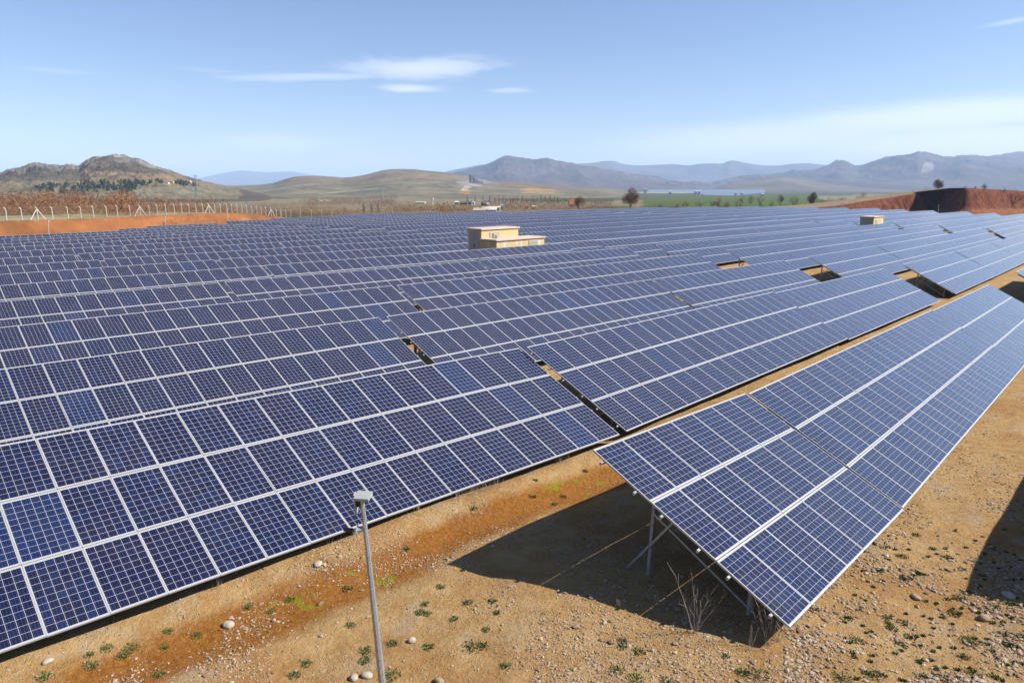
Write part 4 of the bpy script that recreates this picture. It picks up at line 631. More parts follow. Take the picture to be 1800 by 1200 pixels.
cp = np.array([P(u, v, Y) for u, v, Y in zip(cu, cv_, cY)]); tn = np.gradient(cp[:, :2], axis=0); tn /= np.linalg.norm(tn, axis=1)[:, None]
nr = np.stack([tn[:, 1], -tn[:, 0]], 1)           # towards the site
for _ in range(6): nr[1:-1] = (nr[:-2] + nr[1:-1] * 2 + nr[2:]) / 4
nr /= np.linalg.norm(nr, axis=1)[:, None]
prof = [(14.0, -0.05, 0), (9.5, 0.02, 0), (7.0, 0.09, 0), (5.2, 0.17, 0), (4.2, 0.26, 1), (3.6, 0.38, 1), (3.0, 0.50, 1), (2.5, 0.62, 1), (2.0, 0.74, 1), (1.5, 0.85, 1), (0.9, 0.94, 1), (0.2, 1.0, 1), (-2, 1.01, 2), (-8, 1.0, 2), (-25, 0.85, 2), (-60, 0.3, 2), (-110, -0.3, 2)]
sarc = np.concatenate([[0], np.cumsum(np.linalg.norm(np.diff(cp[:, :2], axis=0), axis=1))])
VV = np.zeros((len(cu), len(prof), 3)); CC = np.zeros((len(cu), len(prof), 4)); foot = np.array([gz(p[0] + q[0] * 12, p[1] + q[1] * 12) for p, q in zip(cp, nr)])
for j, (off, hf, kd) in enumerate(prof):
    nb = nr if kd < 2 else np.array([[0.3, -0.95]]) + 0 * nr
    x = cp[:, 0] + nb[:, 0] * off; y = cp[:, 1] + nb[:, 1] * off; hh = cp[:, 2] - foot
    nn_ = fbm(sarc / 3.5 + 0.15 * hf, np.full(len(cu), hf * 0.6 + 3.0), 5, 50); k = 1.3 * np.clip(hh / 8, 0.2, 1) if kd == 1 else 0.4
    VV[:, j, 0] = x + nr[:, 0] * k * (nn_ - 0.5) * 2; VV[:, j, 1] = y + nr[:, 1] * k * (nn_ - 0.5) * 2
    VV[:, j, 2] = foot + hh * hf + (0.35 * (nn_ - 0.5) if j not in (11,) else 0.3 * (nn_ - 0.5)) * np.clip(hh / 6, 0.1, 1)
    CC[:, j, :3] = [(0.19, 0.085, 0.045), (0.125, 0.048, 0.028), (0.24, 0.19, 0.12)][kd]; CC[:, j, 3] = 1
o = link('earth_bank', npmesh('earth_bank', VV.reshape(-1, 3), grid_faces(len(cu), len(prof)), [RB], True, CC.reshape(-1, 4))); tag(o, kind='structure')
BB = BVHTree.FromPolygons([tuple(p) for p in VV.reshape(-1, 3)], [tuple(f) for f in grid_faces(len(cu), len(prof))])
def gzb(x, y):
    h = BB.ray_cast(Vector((x, y, 400)), Vector((0, 0, -1))); z = gz(x, y); return max(z, h[0].z) if h[0] else z
# ---------------------------------------------------------------- vegetation
def leafcloud(mb, c, rx, ry, rz, n, s, up=0.0, rs=random, thin=0.25, shell=0.55):
    for _ in range(n):
        while True:
            a, b_, d = rs.uniform(-1, 1), rs.uniform(-1, 1), rs.uniform(-1, 1); q = a * a + b_ * b_ + d * d
            if q < 1 and (q > shell * rs.random()): break
        p = Vector((c[0] + a * rx, c[1] + b_ * ry, c[2] + d * rz)); v = Vector((rs.gauss(0, 1), rs.gauss(0, 1), rs.gauss(0, 1) + up)); v += Vector((a, b_, d)) * 0.8; v.normalize()
        u = v.cross(Vector((rs.gauss(0, 1), rs.gauss(0, 1), rs.gauss(0, 1)))).normalized(); l = s * rs.uniform(0.6, 1.4)
        mb.quad(p - v * l - u * l * thin, p - v * l + u * l * thin, p + v * l + u * l * thin * 0.6, p + v * l - u * l * thin * 0.6)
TWIG = island_mat('bare brown twigs', (0.17, 0.095, 0.06), (0.30, 0.17, 0.11)); TWR = island_mat('russet twigs', (0.20, 0.095, 0.045), (0.38, 0.19, 0.095)); TWD = island_mat('dark bare twigs', (0.085, 0.06, 0.05), (0.17, 0.12, 0.10))
TWP = island_mat('pale bare poplar twigs', (0.38, 0.32, 0.26), (0.56, 0.48, 0.40)); CON = island_mat('dark conifer needles', (0.035, 0.055, 0.03), (0.085, 0.115, 0.06)); BARK = mat('brown bark', (0.10, 0.07, 0.055), 0.9)
PBARK = mat('pale poplar bark', (0.60, 0.54, 0.46), 0.9)
BGR = island_mat('green shrub leaves', (0.05, 0.085, 0.02), (0.10, 0.16, 0.035))
def tree(name, x, yb, yt, Y, wd, m, lab, cat='tree', grp=None, n=1500, leaf=None, bush=False, zf=None):
    """a leafless tree: forked limbs, then a haze of fine twigs"""
    a = P(x, yb, Y); h = P(x, yt, Y)[2] - a[2]; z0 = (zf or gz)(a[0], a[1]); h = max(h + a[2] - z0, 1.0); rad = wd * (Y / FP) / 2
    root = empty(name, (a[0], a[1], z0)); tag(root, lab, cat, grp); rs = random.Random(int(x * 7 + yt)); tr = MB(); tips = []
    def limb(p, d, l, r, dep):
        q = p + d * l; tr.bar(p, q, r * 2, n=6 if dep < 2 else 4, r2=0.68)
        if dep >= 4: tips.append(q); return
        for _ in range(3 if dep < 3 else 2):
            e = (d + Vector((rs.gauss(0, 0.55) * rad / h * 2.2, rs.gauss(0, 0.55) * rad / h * 2.2, rs.uniform(-0.1, 0.35)))).normalized(); limb(q, e, l * rs.uniform(0.62, 0.85), r * 0.62, dep + 1)
    if bush:
        for _ in range(6): limb(Vector((rs.uniform(-.3, .3) * rad, rs.uniform(-.3, .3) * rad, -0.1)), Vector((rs.gauss(0, .5), rs.gauss(0, .5), 1)).normalized(), h * 0.3, h * 0.012, 2)
    else:
        limb(Vector((0, 0, -0.2)), Vector((rs.gauss(0, .04), 0, 1)).normalized(), h * 0.27, h * 0.028, 0)
    tr.build('trunk', BARK, root); cr = MB(); lf = leaf or max(0.10, rad * 0.10)
    cz_ = h * (0.50 if bush else 0.62); rz = h * (0.5 if bush else 0.38); nb = 16
    for _ in range(nb):
        t_, f_ = rs.uniform(0, 6.28), rs.uniform(-0.9, 1); rr = rs.uniform(0.35, 0.72); k = math.sqrt(max(0, 1 - f_ * f_))
        leafcloud(cr, (math.cos(t_) * k * rad * rr, math.sin(t_) * k * rad * rr, cz_ + f_ * rz * 0.62), rad * 0.42, rad * 0.42, rz * 0.42, n // nb, lf * 1.25, 0.6, rs, 0.055)
    cr.build('crown', m, root); return root
RG = 'bare trees and bushes behind the solar field'
tree('walnut_tree', 1108, 364, 329.5, 330, 35, TWIG, 'big round leafless tree standing alone just behind the solar field', 'tree', None, 2600)
tree('bare_tree', 1018, 369, 345, 330, 22, TWIG, 'spreading leafless tree beside the small red-roofed house', 'tree', RG, 2200)
tree('bare_tree', 1371, 360, 341, 520, 14, TWD, 'slim leafless tree alone on the bright green field', 'tree', RG, 1200)
tree('bare_tree', 1427, 364, 336.5, 360, 20, TWD, 'dense dark bare tree at the left end of the red bank', 'tree', RG, 3000)
tree('bare_tree', 1647, 334, 314.5, 372, 19, TWD, 'small round dark tree on top of the red bank', 'tree', RG, 2600, zf=gzb)
tree('bare_bush', 1730, 333, 322, 340, 11, TWD, 'dark bush on the crest of the red bank', 'bush', RG, 1000, bush=True, zf=gzb)
for i, (x, yb, yt, Y, wd, mm_, l_) in enumerate([(1276, 366, 352, 330, 20, TWR, 'left brown bush of the large clump on the green field'), (1297, 366, 351, 332, 22, TWIG, 'right brown bush of the large clump on the green field'), (1263, 362, 345, 400, 16, TWIG, 'brown bush behind the large clump'),
        (1253, 360, 346, 430, 9, TWD, 'narrow dark bush just left of the brown clump'), (1195, 365, 350, 340, 10, TWR, 'reddish bush rising at the field edge between pale stakes'), (1228, 361, 348, 400, 8, TWD, 'thin dark shrub on the bright green field'), (1205, 359, 348, 420, 9, TWIG, 'low brown shrub behind the reddish bush'),
        (1357, 361, 352, 500, 10, TWIG, 'low brown bush beside the slim tree'), (1397, 347, 339, 640, 12, TWR, 'russet bush on the green field above the slim tree'), (1399, 363, 351, 380, 13, TWIG, 'brown bush between the slim tree and the dark tree'), (1445, 364, 349, 362, 18, TWIG, 'brown bush right of the dark tree'),
        (1337, 347, 340, 700, 7, TWD, 'dark shrub on the far side of the green field'), (1320, 347, 340.5, 700, 11, TWD, 'wide dark shrub on the far side of the green field'), (1307, 346, 341, 720, 7, TWD, 'small dark shrub left of the wide one on the green field'), (1337, 360, 353, 450, 8, TWD, 'little dark shrub alone in the middle of the green field'),
        (1161, 362, 355, 380, 12, BGR, 'green leafy bush on the bright grass'), (1458, 360, 344, 420, 22, TWP, 'pale bush thicket at the foot of the red bank'), (1480, 357, 342, 440, 20, TWIG, 'brown thicket behind the low end of the red bank'), (1515, 352, 336, 460, 22, TWIG, 'tall brown bush behind the rising red bank'),
        (1537, 349, 340, 440, 12, TWIG, 'brown bush poking over the red bank'), (1562, 347, 334, 450, 9, TWP, 'pale spindly tree over the red bank'), (1590, 343, 333, 430, 10, TWIG, 'brown shrub over the middle of the red bank'), (1602, 342, 331, 440, 7, TWP, 'thin sapling over the middle of the red bank'),
        (1627, 337, 326, 380, 5, TWP, 'thin sapling left of the round tree on the bank'), (1657, 334, 327, 366, 9, TWR, 'low russet bush right under the round tree'), (1697, 331.5, 325, 345, 7, TWP, 'grassy tuft bush on the highest part of the bank'), (1714, 332, 326, 345, 4, TWD, 'tiny twig tuft on the bank crest'),
        (1765, 334.5, 329, 352, 5, TWIG, 'small twig tuft near the right end of the bank'), (1785, 336, 330, 356, 8, TWD, 'low dark tuft at the right end of the bank')]):
    tree('bare_bush', x, yb, yt, Y, wd, mm_, l_, 'bush', RG, 900 if wd > 12 else 500, bush=True, zf=gzb if x > 1500 and Y < 400 else None)
def bushbelt(name, regions, m, kind='stuff', seed=1, leafs=36):
    """a mass of leafless scrub nobody could count; regions: (x0, x1, Y0, Y1, height, number, crown width)"""
    rs = random.Random(seed); mb = MB()
    for x0, x1, Y0, Y1, h, n, wd in regions:
        for _ in range(n):
            u = rs.uniform(x0, x1); Y = Y0 * (Y1 / Y0) ** rs.random(); X = (u - 900) / FP * Y * 1.0; z = gz(X, Y); hh = h * rs.uniform(0.55, 1.15)
            leafcloud(mb, (X, Y, z + hh * 0.46), wd * rs.uniform(0.6, 1.3), wd * rs.uniform(0.6, 1.3), hh * 0.50, leafs, max(0.20, hh * 0.07), 0.6, rs, 0.12)
    o = mb.build(name, m); tag(o, kind=kind); return o
bushbelt('russet_scrub', [(-60, 250, 178, 235, 6.2, 330, 2.6), (200, 330, 190, 250, 5.0, 130, 2.4), (300, 420, 205, 265, 4.6, 120, 2.2), (400, 480, 240, 300, 4.0, 50, 2.2), (-60, 420, 172, 190, 2.8, 150, 1.8)], TWR, seed=3, leafs=46)
bushbelt('reddish_scrub', [(470, 700, 250, 340, 3.4, 300, 2.6), (690, 860, 260, 350, 4.0, 240, 2.6), (880, 1075, 300, 400, 3.8, 260, 2.8), (1065, 1160, 300, 370, 3.4, 70, 2.2), (770, 830, 250, 280, 5.0, 40, 2.2)], TWR, seed=5, leafs=34)
bushbelt('brown_scrub', [(540, 700, 540, 700, 7.0, 240, 4.5), (640, 730, 420, 520, 5.0, 70, 3.5), (400, 560, 330, 520, 4.0, 130, 3.0), (850, 1070, 420, 650, 6.0, 280, 4.0), (700, 760, 330, 420, 4.0, 50, 3.0), (1120, 1250, 500, 640, 4.0, 40, 3.0), (1420, 1520, 400, 560, 4.0, 60, 3.0)], TWIG, seed=8, leafs=30)
bushbelt('dark_hedges', [(595, 690, 780, 800, 3.5, 60, 3.5), (760, 1000, 900, 960, 3.0, 60, 4.0), (860, 1100, 1300, 1500, 4.0, 50, 5.0), (1000, 1200, 1400, 2000, 5.0, 30, 7.0), (560, 640, 620, 640, 3.4, 30, 3.0)], TWD, seed=9, leafs=20)
# rows of pale poplars
rs = random.Random(4); i = 0
for x in list(range(862, 985, 7)) + [820, 836, 850, 640, 652, 664]:
    x += rs.uniform(-2, 2); Y = rs.uniform(560, 700) if x > 700 else 300; yb = 361 if x > 700 else 373; yt = rs.uniform(341, 347) if x > 700 else rs.uniform(353, 359)
    a = P(x, yb, Y); z0 = gz(a[0], a[1]); h = max(4.0, P(x, yt, Y)[2] - z0); root = empty('poplar_tree', (a[0], a[1], z0))
    tag(root, 'tall pale leafless poplar in the planted row beyond the white sheds' if x > 700 else 'pale upright leafless poplar in the scrub below the middle hill', 'tree', 'poplars of the planted row' if x > 700 else 'poplars in the scrub')
    mb = MB(); mb.bar((0, 0, -0.2), (rs.gauss(0, .2), 0, h * 0.95), 0.34, n=5, r2=0.25); mb.build('trunk', PBARK, root)
    mb = MB(); leafcloud(mb, (0, 0, h * 0.58), h * 0.075, h * 0.075, h * 0.42, 260, 0.55, 3.0, rs, 0.08, 0.1); mb.build('crown', TWP, root); i += 1
# conifer plantations on the rocky hill
mb = MB(); rs = random.Random(12)
def conifers(poly, n):
    x0, x1 = min(p[0] for p in poly), max(p[0] for p in poly); y0, y1 = min(p[1] for p in poly), max(p[1] for p in poly)
    for _ in range(n):
        u, v = rs.uniform(x0, x1), rs.uniform(y0, y1)
        if not inpoly(np.array([u]), np.array([v]), poly)[0]: continue
        h = hit(u, v, BR)
        if h is None: continue
        hh = rs.uniform(3.5, 6.5); r_ = hh * 0.32
        for k in range(4):
            zz = h.z + hh * (0.12 + 0.2 * k); leafcloud(mb, (h.x, h.y, zz), r_ * (1 - 0.2 * k), r_ * (1 - 0.2 * k), hh * 0.16, 9, hh * 0.16, 0, rs, 0.5)
conifers([(60, 330), (85, 325), (100, 324), (135, 328), (150, 320), (185, 322), (212, 320), (245, 319.5), (285, 316.5), (288, 323), (230, 331), (190, 337), (130, 340), (70, 338)], 430)
conifers([(308, 319), (325, 320), (350, 326), (352, 328), (322, 327), (308, 323)], 90)
conifers([(210, 330), (236, 320), (240, 335), (212, 340)], 60)
o = mb.build('conifer_plantation', CON); tag(o, kind='stuff')
# ---------------------------------------------------------------- far houses, pylons, arrays
WHT = mat('white plaster', (0.72, 0.70, 0.66), 0.8, 0, 0.2, 0.05, 0.5); YEL = mat('yellow plaster', (0.72, 0.56, 0.30), 0.8); REDR = mat('red tiles', (0.42, 0.13, 0.06), 0.8, 0, 0.2, 0.2, 0.6); TEAL = mat('teal sheet', (0.20, 0.36, 0.38), 0.6); DGR = mat('dark slate roof', (0.10, 0.11, 0.12), 0.7); CRM = mat('cream sheet roof', (0.66, 0.60, 0.48), 0.7); GLS = mat('dark window glass', (0.03, 0.035, 0.04), 0.15)
def house(x, yb, yt, Y, wd, dep, wm, rm, lab, rh=0.35, name='house', turn=0.0, bv=None, nwin=2):
    if bv is not None: h_ = hit(x, yb, bv); p = np.array([h_.x, h_.y, h_.z]) if h_ else P(x, yb, Y); Y = p[1]; z0 = p[2]
    else: p = P(x, yb, Y); z0 = gz(p[0], p[1])
    s = Y / FP; w_ = wd * s; h = max(1.6, P(x, yt, Y)[2] - z0); root = empty(name, (p[0], p[1], z0)); root.rotation_euler.z = R(turn); tag(root, lab, 'house' if name == 'house' else name.replace('_', ' '))
    eh = h * (1 - rh); mb = MB(); mb.box(-w_ / 2, w_ / 2, -dep / 2, dep / 2, -1.5, eh); wl = mb.build('wall', wm, root); mb = MB(); o_ = 0.3; a, b_ = -w_ / 2 - o_, w_ / 2 + o_; e0, e1 = -dep / 2 - o_, dep / 2 + o_
    mb.v = [(a, e0, eh + .01), (b_, e0, eh + .01), (b_, e1, eh + .01), (a, e1, eh + .01), (a, 0, h), (b_, 0, h), (a, e0, eh - .15), (b_, e0, eh - .15), (b_, e1, eh - .15), (a, e1, eh - .15)]
    mb.f = [(0, 1, 5, 4), (2, 3, 4, 5), (0, 4, 3), (1, 2, 5), (6, 7, 1, 0), (8, 9, 3, 2), (9, 6, 0, 3), (7, 8, 2, 1), (9, 8, 7, 6)]; mb.m = [0] * 9; mb.build('roof', rm, root)
    for k in range(nwin):
        cx = -w_ / 2 + w_ * (k + 0.5) / nwin; ww = min(w_ * 0.12, 1.1); mb = MB(); mb.box(cx - ww, cx + ww, -dep / 2 - 0.08, -dep / 2 - 0.01, eh * 0.38, eh * 0.78); mb.build('window', GLS, wl)
    return root
house(303, 322, 318.6, 1400, 7, 9, YEL, YEL, 'little yellow house on the slope of the rocky hill', 0.1, bv=BR)
house(295, 322.5, 320.4, 1400, 4, 6, WHT, WHT, 'tiny white hut left of the yellow hillside house', 0.1, bv=BR, nwin=1)
house(333, 319.8, 317.2, 1400, 4, 7, WHT, CRM, 'small white building higher up on the rocky hill', 0.2, bv=BR, nwin=1)
house(803, 361, 353.5, 620, 6, 7, TEAL, WHT, 'pale teal shed at the left end of the village', 0.25, turn=8); house(815, 361, 354, 622, 11, 8, DGR, DGR, 'low dark house in the village', 0.4); house(826, 361, 353.3, 626, 9, 8, TEAL, DGR, 'teal house with a dark roof in the village', 0.4, turn=-10); house(832.5, 362, 354.5, 618, 3.5, 6, WHT, CRM, 'narrow white village house', 0.15, nwin=1)
house(852, 362, 353.8, 560, 8, 8, DGR, DGR, 'dark gabled house above the white sheds', 0.5, turn=15); house(858, 362, 357, 555, 4, 6, WHT, WHT, 'small white house next to the dark gabled one', 0.25, nwin=1)
house(843, 371.5, 365, 335, 19, 10, WHT, CRM, 'left cream-roofed shed at the far edge of the field', 0.45, 'farm_shed', nwin=3); house(861, 371.5, 362.6, 340, 22, 11, WHT, CRM, 'large cream-roofed shed at the far edge of the field', 0.5, 'farm_shed', nwin=4); house(876, 371, 362.5, 345, 6, 7, WHT, WHT, 'white annexe right of the cream-roofed sheds', 0.15, nwin=1)
house(882, 363, 359.4, 420, 4, 5, TEAL, TEAL, 'small blue shed right of the white annexe', 0.3, nwin=1); house(925, 366, 360.3, 430, 6, 7, WHT, REDR, 'white cottage half hidden in reddish scrub', 0.35); house(939, 366, 361.5, 430, 5, 7, WHT, WHT, 'low white cottage in the reddish scrub', 0.2)
house(1005, 358, 351, 480, 8, 8, WHT, REDR, 'small house with a bright red roof beside a bare tree', 0.6); house(563, 358.5, 355, 900, 5, 9, WHT, WHT, 'small white farm building far off left, below the hills', 0.2); house(573, 358.5, 355.2, 900, 6, 9, WHT, WHT, 'second small white farm building, right of the first', 0.2)
house(740, 360.5, 357.2, 700, 15, 9, CRM, WHT, 'long low white barn left of the water tower', 0.25, nwin=3); house(1340, 342.3, 340.2, 1500, 4, 8, WHT, WHT, 'white hut beside the far solar arrays', 0.1, nwin=1)
for x_, l_ in ((1223, 'left'), (1229, 'right'), (1293, 'lone'), (1304, 'farthest right')): house(x_, 337.6 if x_ < 1290 else 340.6, 335.2 if x_ < 1290 else 338, 1800, 3.2, 6, WHT, WHT, l_ + ' white kiosk among the far bluish arrays', 0.1, nwin=1)
house(1134, 337.8, 330.5, 1700, 2.6, 5, CRM, CRM, 'pale narrow tower on the far green slope', 0.1, 'tower', nwin=1); house(1178, 338.2, 335.8, 1800, 4, 7, WHT, WHT, 'white hut left of the far bluish arrays', 0.1, nwin=1)
# quarry plant on the grassy hill
q_ = hit(833, 322, BG); root = empty('quarry_plant', tuple(q_)); tag(root, 'grey crushing plant with towers in the pale quarry on the grassy hill', 'quarry plant')
QG = mat('quarry grey steel', (0.30, 0.33, 0.36), 0.7)
for dx, w_, h in ((-10, 7, 24), (-1, 6, 17), (8, 12, 9), (22, 14, 7)):
    mb = MB(); mb.box(dx - w_ / 2, dx + w_ / 2, -4, 4, -3, h); mb.build('silo' if h > 10 else 'shed', QG if h > 10 else CRM, root)
mb = MB(); mb.bar((-10, -5, 22), (18, -5, 3), 2.0); mb.build('conveyor', QG, root)
# water tower
p = P(760.5, 362, 600); z0 = gz(p[0], p[1]); root = empty('water_tower', (p[0], p[1], z0)); tag(root, 'white water tower with a round tank on a thin stem', 'water tower'); zt_ = P(760, 348.5, 600)[2] - z0
mb = MB(); mb.bar((0, 0, -0.5), (0, 0, zt_ - 1.6), 0.8, n=10); mb.build('stem', WHT, root)
mb = MB(); mb.bar((0, 0, zt_ - 2.0), (0, 0, zt_ - 0.9), 1.0, n=14, r2=1.9); mb.bar((0, 0, zt_ - 0.9), (0, 0, zt_ + 0.1), 1.9, n=14, r2=1.0); mb.build('tank', WHT, root)
def sign(x, yb, yt, Y, wd, lab):
    p = P(x, yb, Y); z0 = gz(p[0], p[1]); b = P(x, yt, Y)[2] - z0; root = empty('signboard', (p[0], p[1], z0)); tag(root, lab, 'signboard'); s = wd * Y / FP / 2
    mb = MB(); mb.bar((0, 0, -0.2), (0, 0, b - 0.4), 0.14); mb.build('post', M['steel'], root); mb = MB(); mb.box(-s, s, -0.12, -0.08, b - s * 1.1, b); mb.build('board', WHT, root)
sign(404, 364, 356.8, 320, 4, 'left small white signboard behind the fence'); sign(434, 364, 354.2, 330, 5, 'right white signboard behind the fence, beside the green field')
# lattice pylons
def pylon(x, yb, yt, Y, lab, bv=None):
    h_ = hit(x, yb, bv) if bv else None; p = np.array(h_) if h_ else P(x, yb, Y); z0 = p[2] if h_ else gz(p[0], p[1]); Y = p[1]; h = P(x, yt, Y)[2] - z0; root = empty('power_pylon', (p[0], p[1], z0)); tag(root, lab, 'pylon'); mb = MB(); w0 = h * 0.11; r_ = max(0.16, Y * 0.00022)
    def wa(t): return w0 * (1 - t) + h * 0.018 * t
    for a in ((1, 1), (1, -1), (-1, 1), (-1, -1)): mb.bar((a[0] * w0, a[1] * w0, -1), (a[0] * h * .018, a[1] * h * .018, h), r_)
    for k in range(7):
        t0, t1 = k / 7, (k + 1) / 7
        for s_ in (1, -1): mb.bar((-wa(t0), s_ * wa(t0), t0 * h), (wa(t1), s_ * wa(t1), t1 * h), r_ * .6); mb.bar((wa(t0), s_ * wa(t0), t0 * h), (-wa(t1), s_ * wa(t1), t1 * h), r_ * .6)
    mb.build('mast', M['steel'], root); mb = MB()
    for t_, l in ((0.74, 0.15), (0.85, 0.19), (0.95, 0.12)): mb.bar((-h * l, 0, h * t_), (h * l, 0, h * t_), r_ * 1.2); mb.bar((-h * l, 0, h * t_), (0, 0, h * (t_ + .05)), r_ * .8); mb.bar((h * l, 0, h * t_), (0, 0, h * (t_ + .05)), r_ * .8)
    mb.build('crossarm', M['steel'], root)
pylon(347, 352, 307.5, 900, 'tall grey lattice pylon rising right of the rocky hill'); pylon(672, 352, 333, 1500, 'faint lattice pylon in front of the grassy hill', BG); pylon(1297, 316, 0, 0, '') if False else None
# arrays of another solar plant far off
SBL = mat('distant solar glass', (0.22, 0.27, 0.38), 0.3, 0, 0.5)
def plant(poly, Y0, Y1, n, name, lab):
    mb = MB()
    for k in range(n):
        Y = Y0 * (Y1 / Y0) ** (k / (n - 1)); us = np.linspace(1120, 1400, 141)
        for u in us[:-1]:
            X = X_at(u, Y, gz(0, Y)); z = gz(X, Y); uu, vv = pix(X, Y, z + 1)
            if inpoly(np.array([uu]), np.array([vv]), poly)[0]: X2 = X + 2.0 * Y / FP; mb.quad((X, Y, z + 0.8), (X2, Y, z + 0.8), (X2, Y + (Y * 0.006), z + 0.8 + Y * 0.003), (X, Y + Y * 0.006, z + 0.8 + Y * 0.003))
    if mb.v: o = mb.build(name, SBL); tag(o, kind='stuff')
plant([(1140, 334), (1300, 335), (1345, 336), (1345, 338.5), (1290, 344), (1240, 343), (1215, 338), (1140, 337.5)], 1000, 4000, 40, 'distant_solar_rows', '')
# ---------------------------------------------------------------- stones and weeds on the near soil
def allowed(x, y):
    return True
STN = island_mat('mixed pebbles', (0.24, 0.145, 0.085), (0.50, 0.39, 0.28), 0.9)
ico = [Vector(v).normalized() for v in [(0, 0, 1), (.89, 0, .45), (.28, .85, .45), (-.72, .53, .45), (-.72, -.53, .45), (.28, -.85, .45), (.72, .53, -.45), (-.28, .85, -.45), (-.89, 0, -.45), (-.28, -.85, -.45), (.72, -.53, -.45), (0, 0, -1)]]
icf = [(0, 1, 2), (0, 2, 3), (0, 3, 4), (0, 4, 5), (0, 5, 1), (1, 6, 2), (2, 7, 3), (3, 8, 4), (4, 9, 5), (5, 10, 1), (6, 7, 2), (7, 8, 3), (8, 9, 4), (9, 10, 5), (10, 6, 1), (11, 7, 6), (11, 8, 7), (11, 9, 8), (11, 10, 9), (11, 6, 10)]
icv = np.array([tuple(v) for v in ico]); icf = np.array(icf)
def stones(n, gen, smin, smax, pw):
    V = []; F = []; b = 0
    for _ in range(n):
        q = gen()
        if q is None: continue
        x, y = q; s = smin * (smax / smin) ** (rng.rand() ** pw)
        v = icv * (0.75 + 0.5 * rng.rand(12, 1)); a = rng.rand() * 6.28; v = v * np.array([s * rng.uniform(.7, 1.4), s * rng.uniform(.6, 1.1), s * rng.uniform(.35, .75)])
        v = np.stack([v[:, 0] * math.cos(a) - v[:, 1] * math.sin(a), v[:, 0] * math.sin(a) + v[:, 1] * math.cos(a), v[:, 2]], 1) + np.array([x, y, gz(x, y) + s * 0.15]); V.append(v); F.append(icf + b); b += 12
    return np.concatenate(V), np.concatenate(F)
def gen_px(x0, x1, y0, y1, dens=None):
    def g():
        for _ in range(20):
            u, v = rng.uniform(x0, x1), y0 + (y1 - y0) * rng.rand() ** 0.8
            h = hit(u, v)
            if h is None: continue
            d = fbm(np.array([h.x / 1.6]), np.array([h.y / 1.6]), 4, 91)[0]
            if rng.rand() < sst(0.40, 0.62, d) + 0.06: return h.x, h.y
        return None
    return g
sets = [stones(15000, gen_px(-20, 1820, 930, 1215), 0.008, 0.034, 1.9), stones(6500, gen_px(1380, 1820, 880, 1215), 0.010, 0.058, 2.0), stones(3500, gen_px(300, 1100, 820, 1000), 0.010, 0.032, 1.7), stones(3000, gen_px(1500, 1820, 640, 900), 0.010, 0.042, 1.9), stones(160, gen_px(-20, 1820, 930, 1215), 0.035, 0.07, 1.8)]
V = np.concatenate([s[0] for s in sets]); off = 0; Fs = []
for s in sets: Fs.append(s[1] + off); off += len(s[0])
o = link('pebbles', npmesh('pebbles', V, np.concatenate(Fs), [STN], False)); tag(o, kind='stuff')
def rock(u, v, s, lab, m, seed, flat=0.7):
    h = hit(u, v); rs_ = np.random.RandomState(seed); import bmesh
    bm = bmesh.new(); bmesh.ops.create_icosphere(bm, subdivisions=3, radius=1.0)
    for q in bm.verts:
        n_ = fbm(np.array([q.co.x * 1.3 + seed]), np.array([q.co.y * 1.3 + q.co.z * 1.7]), 4, seed)[0]; q.co *= 0.8 + 0.5 * n_; q.co.x *= s * 1.25; q.co.y *= s; q.co.z *= s * flat
    me = bpy.data.meshes.new('rock'); bm.to_mesh(me); bm.free(); me.materials.append(m); me.polygons.foreach_set('use_smooth', [True] * len(me.polygons))
    o = link('rock', me); o.location = (h.x, h.y, h.z + s * flat * 0.45); o.rotation_euler.z = seed; tag(o, lab, 'rock')
PALE = mat('pale stone', (0.46, 0.39, 0.31), 0.85, 0, 0.2, 0.15, 12, 0.3, 30); TANR = mat('tan stone', (0.36, 0.25, 0.16), 0.9, 0, 0.2, 0.2, 12, 0.3, 30)
rock(402, 1100, 0.085, 'rounded whitish stone lying in the orange ditch', PALE, 3, 0.8); rock(1772, 1047, 0.109, 'flat pale rock at the edge of the shadow on the right', PALE, 5, 0.5)
rock(84, 1163, 0.068, 'pale cracked stone near the lower left corner', PALE, 7, 0.6); rock(622, 1192, 0.068, 'pale stone at the bottom, left of the pole foot', PALE, 8); rock(645, 1188, 0.075, 'larger pale stone beside the pole at the bottom', PALE, 9, 0.6); rock(724, 1127, 0.058, 'upright pale chip of rock right of the pole', PALE, 10, 0.9)
rock(1610, 1050, 0.082, 'brown elongated stone amid gravel under the right table end', TANR, 11, 0.5); rock(772, 1198, 0.068, 'tan stone at the bottom edge with a dark shadow', TANR, 12); rock(1730, 1088, 0.088, 'tan stone among weeds below the right shadow', TANR, 13, 0.7); rock(559, 992, 0.088, 'pale stone beside the ditch under the table edge', PALE, 14, 0.5)
LEAF = island_mat('low green weeds', (0.06, 0.115, 0.03), (0.14, 0.21, 0.06), 0.8)
DRYG = island_mat('dry straw stems', (0.34, 0.27, 0.19), (0.52, 0.45, 0.35), 0.9)
def tuft(mb, h, r_, rs):
    for _ in range(int(130 * max(0.4, r_ / 0.12))):
        a = rs.uniform(0, 6.28); d = r_ * rs.random() ** 0.8; p = Vector((h.x + math.cos(a) * d, h.y + math.sin(a) * d, gz(h.x + math.cos(a) * d, h.y + math.sin(a) * d) - 0.003)); l = rs.uniform(0.02, 0.05); o_ = Vector((math.cos(a) * rs.uniform(0, 1), math.sin(a) * rs.uniform(0, 1), rs.uniform(0.5, 1.6))).normalized()
        s_ = o_.cross(Vector((rs.gauss(0, 1), rs.gauss(0, 1), rs.gauss(0, 1)))).normalized() * l * 0.22; t_ = p + o_ * l * 0.55
        mb.quad(p, t_ - s_, p + o_ * l, t_ + s_)
